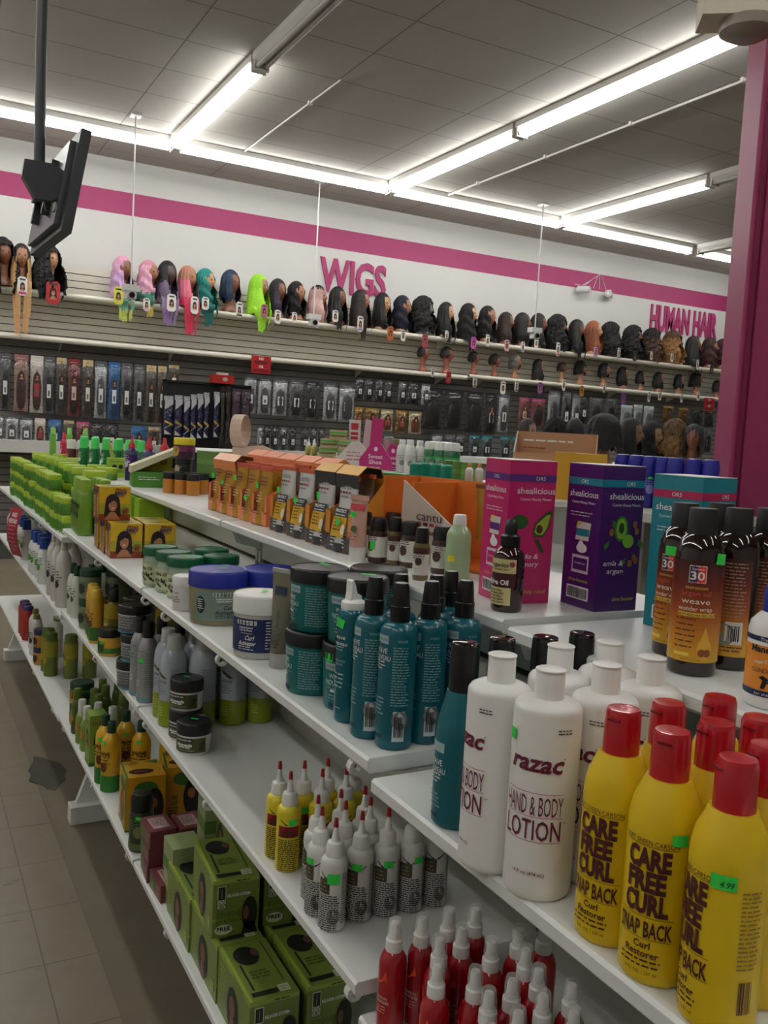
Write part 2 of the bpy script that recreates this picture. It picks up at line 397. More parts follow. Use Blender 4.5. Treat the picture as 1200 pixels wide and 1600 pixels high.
# ------------------------------------------------------------------ television on a ceiling pole
dark = mat('2a2c30', .45, var=.05); dark2 = mat('3b3e43', .4)
Dn, Df = 4.75, 5.6
def along(px, py, D): 
    d = ray(px, py); k = D/hypot(d.x, d.y); return Vector((d.x*k, d.y*k, d.z*k+CAMZ))
Nn = along(118, 290, Dn); Ff = along(66, 325, Df)
tvx, tvy = (Nn.x+Ff.x)/2, (Nn.y+Ff.y)/2; tva = atan2(Nn.y-Ff.y, Nn.x-Ff.x); tw = (Nn-Ff).to_2d().length
tv = empty('television', (tvx, tvy, (Nn.z+Ff.z)/2), tva)
tilt = -.17
def tf(p):      # local x = width, y = thickness (screen side +y), z up, tilted about x
    x, y, z = p; return (x, y*cos(tilt)-z*sin(tilt), y*sin(tilt)+z*cos(tilt))
def tbox(m, *a):
    mt = a[-1]; n = len(m.v); m.box(*a[:-1], mt)
    for i in range(n, len(m.v)): m.v[i] = tf(m.v[i])
W2 = tw/2
m = MB(); tbox(m, -W2, -.02, -.255, W2, .03, .255, dark); tbox(m, -W2*.85, -.05, -.22, W2*.85, -.02, .2, dark2); m.build('back_shell', tv)
m = MB(); tbox(m, -W2+.02, .031, -.235, W2-.02, .034, .235, mat('08090a', .12)); m.build('screen', tv)
m = MB(); tbox(m, -.16, -.085, -.14, -.12, -.05, .14, dark); tbox(m, .12, -.085, -.14, .16, -.05, .14, dark); tbox(m, -.17, -.1, -.03, .17, -.08, .03, dark); m.build('mount_bracket', tv)
m = MB()
for i in range(9): tbox(m, -.05+.001*i, -.056, -.1+.022*i, .1, -.05, -.092+.022*i, mat('9a9c9f', .4))
m.build('port_row', tv)
px_, py_ = atY(61, 270, 4.8)[0], 4.8
tz = (Nn.z+Ff.z)/2
t = empty('ceiling_mount', (px_, py_, tz))
m = MB(); m.tube([(0, 0, .0), (0, 0, CEIL-tz)], .026, dark, 14); m.build('pole', t)
m = MB(); m.lathe([(.11, CEIL-tz-.03), (.11, CEIL-tz)], dark, 18); m.build('ceiling_plate', t)
m = MB(); m.prism([(-.07, .08), (.06, .08), (.16, .03), (.16, -.03), (.06, -.1), (-.02, -.1), (-.08, .0)], 'y', -.03, .03, dark); m.build('tilt_head', t)
m = MB(); m.tube([(.02, -.02, -.09), (.03, -.03, -.15), (.07, -.02, -.15), (.1, 0, -.08)], .004, dark, 6); m.build('cable', t)
tag(t, 'black pole hanging from the ceiling with the tilting bracket for the television', 'mount'); tag(tv, 'dark flat television hanging from the ceiling, seen from its side and back', 'television')
# ------------------------------------------------------------------ magenta column at right
ca = R(-38)
c0 = Vector((2.66, 2.25))
t = empty('column', (c0.x, c0.y, 0), ca)
cm_ = mat('8f2454', .55, var=.05)
m = MB(); m.box(0.035, 0, 0, .45, .40, CEIL, cm_); m.build('column_face', t)
m = MB(); m.box(-.0, .03, 0, .033, .37, CEIL, cm_); m.tube([(.003, .03, 0), (.003, .03, CEIL)], .011, cm_, 10); m.build('side_panel', t)
tag(t, 'tall magenta painted column at the right edge, boxed from floor to ceiling', 'column')
ps = empty('wall_poster', (c0.x, c0.y, 0), ca)
m = MB(); m.box(.140, -.004, 1.43, .40, -.001, 1.98, mat('c01f2a', .3)); b = m.build('poster_sheet', ps)
d = Draw(flat(0, -.004, 0)); d.poly([(.155, 1.62), (.36, 1.62), (.255, 1.50)], mat('e8e0dc', .5)); d.text('Sensationnel', .148, 1.445, .012, WHITE, al='l'); d.rect(.165, 1.86, .185, 1.95, WHITE)
d.done(b)
tag(ps, 'glossy red poster with a white arrow stuck on the column', 'poster')
m = MB(); ex = along(1150, 22, 3.2)
t = empty('emergency_light', (ex.x, ex.y, ex.z), ca)
m.box(-.12, -.12, -.05, .16, .02, .12, mat('cfc6b4', .45)); m.build('housing', t)
m = MB(); m.lathe([(.09, 0), (.085, -.03), (.05, -.05)], mat('9c8f86', .3), 20, cx=.03, cy=-.05, z0=-.05); m.build('lens_cover', t)
tag(t, 'beige plastic light box with a round cover at the top of the column', 'light')
# ------------------------------------------------------------------ the white shelving run
sh = mat('dfe1de', .35, var=.02, scale=4); shb = mat('cfd0c8', .45, var=.03, scale=3); slot_m = mat('3a372f', .8)
XF, XB = .519, .822
def onX(px, py, X):
    d = ray(px, py); k = X/d.x; return d.y*k
HK = {'B2': [(220, 923), (251, 944), (336, 1015), (147, 871), (59, 812), (35, 795), (543, 1178)], 'B1': [(86, 964), (144, 1026), (207, 1110), (222, 1127), (316, 1255), (538, 1557)],
      'B0': [(50, 1047), (79, 1101), (96, 1135), (141, 1225), (195, 1334), (255, 1459), (21, 992)]}
hm = MB()
pts = [(.0115*cos(a), .0115*sin(a)) for a in [R(x) for x in range(60, 331, 30)]]+[(.0062*cos(a), .0062*sin(a)) for a in [R(x) for x in range(330, 59, -30)]]
nn = len(pts)//2
for i in range(nn-1):
    q = [pts[i], pts[i+1], pts[2*nn-2-i], pts[2*nn-1-i]]; hm.prism(q, 'y', -.006, .006, sh)
hm.box(.0, -.006, .006, .03, .006, .012, sh); HOOK = hm.mesh('lock_hook')
def unit(y0, y1, zs, label, feet=True):
    b0, b1, b2, tt = zs; t = empty('shelving_unit', (XB, (y0+y1)/2, 0)); off = (-XB, -(y0+y1)/2, 0)
    m = MB(); z = .12
    cuts = [b1-.03-.12, b1+.17, b2-.09, b2+.07]
    z0 = .06
    for c in [.30, .55, .72, .95, 1.045, 1.175]+[tt-.02]:
        m.box(XB, y0+.015, z0, XB+.03, y1-.015, c-.006, shb); m.box(XB+.006, y0+.015, c-.006, XB+.03, y1-.015, c+.004, slot_m); z0 = c+.004
    m.build('back_panel', t, off)
    for y in (y0+.008, y1-.008):
        m = MB(); m.box(XB-.004, y-.006, 0, XB+.034, y+.006, tt-.022, shb)
        zz = .2
        while zz < tt-.05: m.box(XB-.0048, y-.003, zz, XB-.004, y+.003, zz+.02, slot_m); zz += .05
        m.build('upright', t, off)
    for nm, z, xa, xb in (('B0', b0, XF, XB), ('B1', b1, XF, XB), ('B2', b2, XF, XB), ('T', tt, .714, 1.075)):
        m = MB(); e = .0035
        m.prism([(xa, z-.016), (xa, z-e), (xa+e, z), (xb, z), (xb, z-.02), (xa+.004, z-.02)], 'y', y0+.003, y1-.003, sh); s = m.build('shelf', t, off)
        for y in (y0+.006, y1-.012):
            m = MB(); m.prism([(xa+.03, z-.02), (XB, z-.02), (XB, z-.075), (XB-.06, z-.06)], 'y', y, y+.004, sh); m.build('bracket', s)
        for (hx, hy) in HK.get(nm, []):
            Y = onX(hx, hy, XF)
            if y0 <= Y < y1:
                o = bpy.data.objects.new('lock_hook', HOOK); COL.objects.link(o); o.parent = s; o.location = (XF+.013, Y, z-.032)
    if feet:
        m = MB()
        m.box(.56, y1-.072, .005, XB, y1-.004, .07, sh); m.prism([(.585, .07), (XB, .07), (XB, b0-.021), (.70, b0-.021)], 'y', y1-.034, y1-.008, sh); m.build('base_foot', t, off)
    tag(t, label, 'shelving')
unit(-.27, .95, (.38, .775, 1.089, 1.271), 'nearest white shelving unit, holding the white lotion and yellow bottles', False)
unit(.957, 2.17, (.413, .811, 1.11, 1.278), 'white shelving unit holding the teal spray bottles and red-tipped oil bottles', False)
unit(2.176, 3.40, (.413, .811, 1.11, 1.278), 'white shelving unit holding the yellow and orange hair relaxer boxes')
unit(3.406, 4.62, (.40, .787, 1.075, 1.26), 'white shelving unit filled with lime green jars', False)
unit(4.626, 5.84, (.40, .787, 1.075, 1.26), 'farthest white shelving unit at the left edge of the picture')
# ------------------------------------------------------------------ products: builders
_P = {}
_used = set()
def put(kind, loc, rz=FRONTX, sc=1.0):
    """first call builds the product, later calls copy it and its parts"""
    if kind not in _P: _P[kind] = BUILD[kind](); r = _P[kind]; _used.add(r.name)
    else: r = dup(_P[kind])
    r.location = loc; r.rotation_euler.z = rz
    if sc != 1.0: r.scale = (sc, sc, sc) if not isinstance(sc, tuple) else sc
    for c in kids(r):
        if c.name.startswith('price_sticker'): bpy.data.objects.remove(c)
    return r
def bot(name, body, bm, cap, cm, seg=32, sx=1, sy=1, capname='cap', bodyname='body'):
    t = empty(name); m = MB(); m.lathe(body, bm, seg, sx, sy); m.build(bodyname, t)
    m = MB(); m.lathe(cap, cm, 24); m.build(capname, t); return t
def sub(t, n): return [c for c in t.children if c.name.startswith(n)][0]

def b_yellow():
    Y = mat('dcb914', .38, var=.02); RD = mat('b3101f', .25, coat=.4, var=.02); BR = mat('4c1518', .5)
    t = bot('curl_restorer_bottle', [(.027, 0), (.0295, .003), (.030, .008), (.030, .128), (.0293, .136), (.0268, .147), (.0215, .158), (.0185, .165)], Y,
            [(.0165, .162), (.0165, .164), (.016, .198), (.0150, .2015)], RD)
    m = MB(); m.lathe([(.0150, .2015), (.0142, .2035), (.009, .204), (0, .2035)], RD, 24, bot=False, top=False); m.box(-.006, -.0168, .1945, .006, -.014, .1965, mat('7d0b15', .3)); m.build('flip_lid', sub(t, 'cap'))
    f = cylf(.0301); d = Draw(f)
    d.text('SOFT SHEEN·CARSON', 0, .1185, .0042, BR, w=.048); d.rect(-.024, .1148, .024, .1153, BR)
    d.text('CARE', 0, .1050, .0158, BR, w=.038, bold=.05); d.text('FREE', -.001, .0865, .0158, BR, w=.034, bold=.05); d.text('CURL', .0, .0680, .0158, BR, w=.038, bold=.05)
    d.rect(-.024, .0568, .024, .0572, BR); d.text('SNAP BACK', 0, .0475, .0130, BR, w=.047, bold=.02); d.rect(-.024, .0388, .024, .0392, BR)
    d.text('Curl', 0, .0345, .0056, BR, bold=.02); d.text('Restorer', 0, .0272, .0056, BR, bold=.02)
    d.lines(-.019, .019, .0205, 2, .0042, BR); d.text('8 FL. OZ. / 237 ml', 0, .0115, .0028, BR, w=.027)
    d.fr_(cylf(.0301, 1.75)); d.bars(-.006, .02, .005, .045, BR); d.lines(-.009, .010, .112, 18, .0034, mat('8a6a20', .5))
    d.done(sub(t, 'body'), 'rule_lines'); return t
def b_lotion():
    W = mat('e9e7e2', .32, var=.01); BU = mat('6d1436', .5); PK = mat('c9509a', .5)
    t = bot('lotion_bottle', [(.031, 0), (.0335, .003), (.034, .008), (.034, .177), (.0335, .1805), (.0312, .1838), (.025, .1868), (.0165, .1885)], W,
            [(.0148, .188), (.0148, .190), (.0145, .212), (.0135, .214)], W)
    m = MB(); m.lathe([(.0135, .2143), (.0152, .2145), (.0152, .2158), (.0140, .2163), (0, .2163)], W, 24, bot=False, top=False); m.build('flip_lid', sub(t, 'cap'))
    f = cylf(.0341); d = Draw(f)
    d.text('razac', 0, .134, .0165, BU, w=.053, bold=.03, shear=.25); d.text('®', .029, .139, .002, BU)
    d.rect(-.031, .1045, .031, .1051, PK); d.text('HAND & BODY', 0, .0932, .0185, BU, w=.061); d.rect(-.031, .0818, .031, .0824, PK)
    d.text('LOTION', 0, .0700, .0190, BU, w=.059, bold=.008); d.rect(-.031, .0580, .031, .0586, PK); d.text('TM', .0335, .0775, .002, BU)
    d.text('16 fl. oz. (474 mL)', .0, .0275, .0034, BU, w=.032, bold=.01)
    d.fr_(cylf(.0341, .72)); d.lines(-.004, .011, .1655, 2, .0030, INK)
    d.fr_(cylf(.0341, -1.25)); 
    for i in range(40): d.rect(-.0006, .03+i*.0031, .0010, .0315+i*.0031, BU, nx=1)
    d.done(sub(t, 'body'), 'rule_lines'); return t
TEAL = None
def b_tealcond():
    T = mat('00606c', .3, var=.03, coat=.2)
    t = bot('conditioner_bottle', [(.0245, 0), (.0268, .003), (.027, .006), (.027, .098), (.0262, .110), (.0235, .124), (.0195, .140), (.017, .151)], T,
            [(.0158, .150), (.0160, .152), (.0152, .199), (.0145, .2015)], BLACK)
    m = MB(); m.lathe([(.0150, .2018), (.0148, .2045), (.0135, .2055), (0, .2055)], mat('1a0a0d', .15, coat=.5), 24, bot=False, top=False); m.build('flip_lid', sub(t, 'cap'))
    d = Draw(cylf(.0271)); d.rect(-.012, .084, .012, .095, mat('9fb6bb', .4)); d.text('WAVE', 0, .073, .0065, WHITE, w=.022); d.text('NOUVEAU', 0, .064, .0065, WHITE, w=.030)
    d.lines(-.010, .010, .0585, 3, .004, WHITE); d.lines(-.011, .011, .036, 4, .0045, mat('8fb3b8', .5)); d.rect(-.008, .010, .008, .014, mat('14304a', .5)); d.done(sub(t, 'body')); return t
def b_spray():
    T = mat('005c69', .28, var=.03, coat=.2); PL = mat('8fb3b8', .5)
    t = bot('hair_spray_bottle', [(.0225, 0), (.0243, .002), (.0247, .006), (.0247, .150), (.0240, .156), (.0205, .162), (.0145, .166)], T,
            [(.0133, .166), (.0133, .186), (.0118, .1875)], BLACK, capname='collar')
    m = MB(); m.lathe([(.0122, .187), (.0118, .192), (.0100, .2135), (.0088, .2165), (0, .2172)], BLACK, 20, top=False); m.build('spray_cap', t)
    d = Draw(cylf(.0248)); d.rect(-.012, .139, .012, .150, mat('9fb6bb', .4)); d.text('SOFTSHEEN CARSON', 0, .1445, .0024, INK, w=.021)
    d.text('WAVE', 0, .130, .007, WHITE, w=.023); d.text('NOUVEAU', 0, .1205, .007, WHITE, w=.032); d.lines(-.011, .011, .114, 3, .0042, WHITE)
    d.lines(-.012, .012, .066, 5, .005, PL); d.rect(-.009, .014, .008, .019, mat('14304a', .5))
    d.fr_(cylf(.0248, 1.25)); d.text('WAVE', 0, .144, .004, PL, w=.013); d.lines(-.012, .012, .135, 22, .0036, PL); d.rect(-.008, .012, .008, .052, mat('c9d2d4', .4)); d.bars(-.006, .018, .006, .045, INK)
    d.done(sub(t, 'body')); return t
def b_mousse():
    T = mat('00606f', .2, var=.03, coat=.3, metal=.2); PL = mat('8fb3b8', .5)
    t = bot('mousse_can', [(.019, 0), (.0205, .002), (.021, .005), (.021, .150), (.0195, .158), (.0165, .161)], T,
            [(.0172, .160), (.0178, .163), (.0175, .170), (.0145, .1725), (.008, .174)], WHITE, capname='collar')
    m = MB(); m.prism([(-.011, .172), (.010, .172), (.009, .179), (.001, .183), (-.003, .196), (-.0065, .2025), (-.009, .200), (-.009, .185)], 'x', -.0065, .0065, WHITE); m.build('nozzle', t)
    d = Draw(cylf(.0211)); d.text('wave', 0, .122, .006, WHITE, w=.020); d.text('nouveau', 0, .113, .006, WHITE, w=.026); d.lines(-.009, .009, .107, 2, .004, PL)
    d.text('FORMALIZING', 0, .088, .003, PL, w=.022); d.text('MOUSSE', 0, .083, .003, PL, w=.015); d.lines(-.012, .012, .068, 4, .006, PL); d.lines(-.01, .01, .02, 1, .004, PL)
    d.done(sub(t, 'body')); return t
def jar(name, r, h, lidh, bm, lm, lr=None, taper=.93, neck=None, seg=32):
    lr = lr or r*1.04; t = empty(name); m = MB(); hb = h-lidh
    pr = [(r*taper*.96, 0), (r*taper, .003), (r, hb*.9), (r*.97, hb)] if not neck else [(r*taper*.96, 0), (r*taper, .004), (r, hb*.35), (r, hb*.78), (r*neck, hb*.92), (r*neck, hb)]
    m.lathe(pr, bm, seg); m.build('body', t)
    m = MB(); m.lathe([(lr, hb-.003), (lr, h-.004), (lr*.965, h-.001), (lr*.93, h), (lr*.90, h-.0015), (0, h-.0015)], lm, seg, top=False); m.build('lid', t); return t
def b_tealjar():
    PL = mat('8fb3b8', .5); t = jar('wave_nouveau_jar'.replace('wave_nouveau', 'hair_cream'), .044, .098, .019, mat('006a68', .3, var=.04), BLACK, .0465)
    d = Draw(cylf(lambda v: .0411+.0030*max(0, v)/.072)); d.rect(-.022, .060, .022, .071, mat('9fb6bb', .4)); d.text('SOFTSHEEN·CARSON', 0, .0655, .0036, INK, w=.040)
    d.text('WAVE', 0, .052, .0068, WHITE, w=.024); d.text('NOUVEAU', 0, .0425, .0068, WHITE, w=.038); d.lines(-.016, .016, .037, 2, .004, PL)
    d.lines(-.010, .010, .028, 1, .006, WHITE, th=.6); d.lines(-.014, .014, .022, 2, .0045, PL); d.rect(-.013, .004, .013, .011, mat('14304a', .5))
    d.fr_(cylf(lambda v: .0411+.0030*max(0, v)/.072, 1.2)); d.lines(-.018, .018, .068, 16, .0038, PL); d.done(sub(t, 'body')); return t
def b_curlb(big=True):
    r, h = (.061, .110) if big else (.049, .112)
    g = mat('8b8468' if big else 'b9b7ae', .15, var=.05, coat=.4); lid = mat('202d94', .3, var=.03) if big else mat('e8e8e4', .35, var=.02)
    t = jar('curl_gel_tub', r, h, .030, g, lid, r*1.02, .95)
    if not big:
        pass
    f = cylf(lambda v: r*(.95+.05*max(0, v)/.072)+.0004)
    d = Draw(f); bg = mat('75887f' if big else '1d2a5e', .4); k = 1.0 if big else .82; tc = INK if big else WHITE
    d.rect(-.052*k, .012, .050*k, .072, bg); d.rect(-.012*k, .061, .034*k, .069, mat('e2e0d6', .4))
    d.text('The Original Gel', .011*k, .065, .0042, INK, w=.040*k, shear=.2, bold=.01); d.text('Awakens Natural', .010*k, .0565, .0032, WHITE, w=.032*k, bold=.03); d.text('Curls & Waves', .010*k, .0518, .0032, WHITE, w=.030*k, bold=.03)
    d.text('New & Improved', .012*k, .0465, .0028, tc, w=.026*k, shear=.2); d.text('Curl', .018*k, .0385, .0082, tc, w=.020*k, shear=.3, bold=.02); d.text('Activator', .012*k, .0285, .0078, tc, w=.040*k, shear=.3, bold=.02)
    d.lines(-.006, .032*k, .021, 2, .0042, tc)
    if big: d.ell(-.038, .043, .010, .018, INK, 2); d.lines(-.045, -.031, .053, 5, .0045, WHITE, 3)
    d.fr_(cylf(lambda v: r*(.95+.05*max(0, v)/.072)+.0004, 1.35)); 
    if not big: d.rect(-.026, .012, .026, .072, bg)
    d.lines(-.020, .020, .066, 10, .0052, WHITE if not big else mat('c9d2c8', .5)); d.done(sub(t, 'body')); return t
def b_smallw():
    t = jar('cream_jar', .027, .076, .018, mat('dcdcd8', .35, var=.03), mat('ecece8', .35), .028, .97)
    d = Draw(cylf(.0272)); d.text('CURL', 0, .040, .004, mat('2a3a6a', .5), w=.016); d.lines(-.012, .012, .030, 3, .005, mat('b45a4a', .5)); d.done(sub(t, 'body')); return t
def b_greenlid():
    t = jar('pomade_jar', .0415, .098, .019, mat('9fb09a', .15, var=.08, coat=.4), mat('0b5a36', .3), .043, .97, .93)
    r = .0417; d = Draw(cylf(r)); d.rect(-.030, .008, .030, .056, mat('c3c79f', .4)); dk = mat('2c3224', .5)
    d.text("Olive Oil", 0, .045, .008, dk, w=.040, bold=.02, shear=.2)
    for i in range(9): d.ell(-.024+.006*i, .016+.004*((i*3) % 4), .0045, .0035, dk if i % 2 else mat('5f7039', .5), 2+i % 2, 8)
    for i in range(6): d.ell(-.02+.008*i, .029+.003*(i % 2), .0028, .004, dk, 2, 8)
    d.done(sub(t, 'body')); return t
def tipbottle(yel):
    B = mat('d9c62c' if yel else 'd6d5d0', .35, var=.03); W = mat('e4e3df', .35, var=.02)
    t = bot('hair_oil_bottle', [(.018, 0), (.0202, .002), (.0207, .006), (.0207, .094), (.0200, .100), (.0170, .104), (.0135, .106)], B,
            [(.0135, .106), (.0138, .108), (.0134, .121), (.0118, .1255), (.0075, .1275)], W, capname='collar')
    m = MB(); m.lathe([(.0068, .127), (.0045, .137), (.0028, .150)], W, 16); m.build('nozzle', t)
    m = MB(); m.lathe([(.0037, .1475), (.0036, .150), (.0026, .1600)], mat('a3161f', .4), 14); m.build('nozzle_tip', sub(t, 'nozzle'))
    d = Draw(cylf(.0208)); dk = mat('20201c', .5)
    for k in (-1, 1):
        for i in range(5): d.poly([(k*.001, .078+.0*i), (k*(.015-.002*i), .087-.0018*i), (k*(.0135-.002*i), .0845-.0016*i)], dk, 2)
    if yel:
        d.rect(-.0185, .058, .0185, .0765, mat('8e1620', .5)); d.text('NO. 1', 0, .0725, .0038, dk, w=.012, bold=.03); d.text('GROWTH', 0, .067, .0042, dk, w=.026, bold=.04); d.text('HAIR OIL', 0, .0615, .0042, dk, w=.026, bold=.04)
    else:
        d.rect(-.0185, .056, .002, .078, mat('4d4433', .5)); d.lines(-.016, -.001, .071, 3, .0055, mat('8d866c', .5))
    d.lines(-.018, .018, .053, 16, .0033, dk, th=.5, rag=.1)
    d.fr_(cylf(.0208, 1.5)); d.lines(-.011, .012, .085, 22, .0034, mat('55534a', .5), th=.4)
    d.done(sub(t, 'body')); return t
def b_alop():
    t = jar('scalp_cream_jar', .0365, .0685, .023, mat('dad9d4', .35, var=.02), mat('17181a', .35), .0378, .96)
    d = Draw(cylf(.0368)); ol = mat('4c4e2b', .45); d.rect(-.048, .006, .042, .038, ol)
    d.rect(-.028, .029, .012, .0375, BLACK, 2); d.text('HAIR SHOP AID', -.008, .0332, .0040, WHITE, w=.036, bold=.02); d.text('alopecia', -.008, .0235, .0066, WHITE, w=.038, bold=.04, shear=.25)
    d.lines(-.020, .010, .0160, 1, .006, WHITE, th=.5); d.text('7', .030, .019, .016, mat('2a2b16', .5), bold=.03, shear=.3); d.lines(-.024, .02, .0105, 1, .005, mat('9a9a78', .5)); d.done(sub(t, 'body')); return t
def b_clear():
    t = empty('sheen_spray_can'); bm = mat('a9afba', .2, var=.04, coat=.4); m = MB()
    m.lathe([(.030, .06), (.0325, .062), (.0325, .140), (.0305, .158), (.026, .172), (.020, .180)], bm, 32, bot=False); m.build('body', t)
    m = MB(); m.lathe([(.029, 0), (.0318, .002), (.0325, .006), (.0325, .062)], mat('8d9b26', .3, var=.04), 32, top=False); m.build('lower_band', t)
    m = MB(); m.lathe([(.0185, .178), (.0185, .184), (.0165, .2), (.0163, .211), (.015, .213)], mat('b9bbba', .15, var=.02, coat=.3), 24); m.build('cap', t)
    d = Draw(cylf(.0326)); g = mat('5d6b22', .5); dk = mat('2b2d2f', .5)
    for i in range(5): d.ell(-.010+.005*i, .128-.003*i, .006, .0026, dk if i % 2 else g, 2, 8)
    d.text('olive', 0, .108, .010, dk, w=.028, shear=.3); d.lines(-.014, .014, .096, 4, .006, mat('6d7480', .5)); d.lines(-.010, .010, .045, 4, .006, mat('c9d060', .5))
    d.fr_(cylf(.0326, 1.3)); d.lines(-.018, .018, .138, 18, .005, mat('7d8490', .5)); d.done(sub(t, 'body')); return t
def b_silver():
    t = bot('styling_lotion_bottle', [(.0225, 0), (.0247, .002), (.025, .012), (.025, .128), (.0235, .142), (.0185, .156), (.0145, .163)], mat('9b9c9c', .32, metal=.25, var=.05), [(.0140, .162), (.0138, .2), (.012, .205)], BLACK)
    d = Draw(cylf(.0252)); d.rect(-.025, .006, .025, .011, mat('4f9fb8', .4)); d.text('BB', -.006, .050, .012, mat('c9c9c9', .5), w=.018, rot=pi/2, bold=.03); d.lines(-.012, .012, .130, 6, .010, mat('5f6163', .5), th=.2)
    d.fr_(cylf(.0252, 1.2)); d.lines(-.015, .015, .125, 18, .005, mat('6f7173', .5)); d.done(sub(t, 'body')); return t
def b_greyjar(r=.044, h=.074):
    t = jar('styling_gel_jar', r, h, .02, mat('6d6f71', .3, var=.06), BLACK, r*1.03, .95); m = MB(); m.lathe([(r*1.012, h-.026), (r*1.012, h-.0215)], mat('dcdcda', .4), 28); m.build('seal_ring', t)
    d = Draw(cylf(r+.0006)); d.lines(-.025, .025, .045, 5, .007, mat('b0b2b4', .5)); d.rect(-.035, .004, .035, .007, mat('4f9fb8', .4)); d.done(sub(t, 'body')); return t
def b_red():
    t = bot('leave_in_spray_bottle', [(.0165, 0), (.0188, .002), (.019, .006), (.019, .088), (.018, .096), (.0145, .104), (.0115, .108)], mat('a0101c', .15, var=.08, coat=.5),
            [(.0112, .107), (.0115, .110), (.0112, .123), (.0085, .126), (.0080, .129)], WHITE, capname='collar')
    m = MB(); m.lathe([(.0070, .128), (.0064, .143), (.0055, .146), (0, .146)], WHITE, 14, top=False); m.build('spray_head', t)
    m = MB(); m.lathe([(.0102, .126), (.0098, .137), (.0085, .1495), (.0078, .151), (0, .151)], mat('f2f2f0', .08, alpha=.28, var=0), 18, top=False, bot=False); m.build('clear_overcap', t)
    d = Draw(cylf(.0191)); d.poly([(-.012, .084), (.006, .086), (.008, .073), (.0, .070), (-.004, .066), (-.010, .070)], mat('ff4a2a', .5)); d.text('LEAVE-IN', 0, .048, .004, mat('e8c9c0', .5), w=.019); d.text('CONDITIONER', 0, .042, .004, mat('e8c9c0', .5), w=.024)
    d.lines(-.011, .011, .035, 3, .004, mat('d08a86', .5)); d.done(sub(t, 'body')); return t
def b_weave():
    bm = mat('1c0b09', .08, var=.05, coat=.6)
    t = bot('weave_wrap_bottle', [(.024, 0), (.0262, .002), (.0268, .008), (.0268, .128), (.0258, .138), (.0215, .150), (.0165, .1555)], bm, [(.0158, .153), (.0158, .1565), (.0152, .183), (.0145, .1845)], mat('101010', .5))
    d = Draw(cylf(.0269)); n = 10
    cols = ['3d1210', '55180f', '6e1f0f', '8a3410', 'a04c14', 'b06218', 'c07a1e', 'c98a22', 'd09a26', 'd3a02a']
    n = 28; key = [(0x3d, 0x12, 0x10), (0x6e, 0x1f, 0x0f), (0xa0, 0x4c, 0x14), (0xc4, 0x80, 0x20), (0xd3, 0xa0, 0x2a)]; cols = []
    for i in range(n):
        q = i/(n-1)*3.999; a_ = key[int(q)]; b_ = key[int(q)+1]; cols.append('%02x%02x%02x' % tuple(int(a_[j]+(b_[j]-a_[j])*(q-int(q))) for j in range(3)))
    for i in range(n): d.rect(-.040, .128-.004*(i+1), .040, .128-.004*i, mat(cols[i], .35, var=.02))
    gold = mat('e8c84e', .4); wm = mat('f0e6da', .4)
    d.rect(-.009, .104, .009, .123, wm, 2); d.rect(-.0082, .1048, 0, .1222, mat('2b2860', .4), 3); d.rect(0, .1048, .0082, .1222, mat('d8382a', .4), 3)
    d.text('30', 0, .1120, .0090, wm, w=.0145, bold=.02, k=5); d.text('Supreme', 0, .1195, .0026, wm, w=.012, k=5)
    d.text('moroccan', 0, .0990, .0040, gold, w=.023); d.text('argan oil', 0, .0925, .0055, mat('c7593a', .4), w=.031); d.text('weave', 0, .0840, .0062, wm, w=.030, k=4); d.text('wonder wrap', 0, .0755, .0052, wm, w=.036)
    d.rect(-.018, .0665, .022, .0710, gold, 3); d.text('MOISTURIZES HAIR AND SCALP', .002, .0687, .0028, mat('6b2a10', .4), w=.038, k=5, bold=.02)
    for i in range(6): d.lines(-.020, .004, .0630-.0062*i, 1, .004, mat('5a2a10', .4), rag=.2)
    d.ell(.013, .031, .0085, .012, mat('e0a93c', .4), 3); d.poly([(.013, .056), (.018, .040), (.008, .040)], mat('e0a93c', .4), 3); d.ell(.010, .027, .004, .0045, mat('8a4a1c', .4), 4); d.ell(.016, .027, .004, .0045, mat('8a4a1c', .4), 4)
    d.rect(-.020, .0225, -.003, .0260, gold, 3); d.text('Net 8 Fl. Oz (237 ml)', -.001, .0190, .0020, mat('3a1a0c', .4), w=.020)
    d.fr_(cylf(.0269, 2.0))
    for i in range(n): d.rect(-.014, .128-.004*(i+1), .020, .128-.004*i, mat(cols[i], .35, var=.02))
    d.lines(-.012, .016, .122, 16, .004, mat('a08a70', .5)); d.rect(-.006, .030, .013, .056, mat('dad6cc', .4), 2); d.bars(-.003, .034, .010, .052, INK, 4); d.lines(-.010, .015, .026, 2, .004, mat('5a2a10', .4))
    d.done(sub(t, 'body')); return t
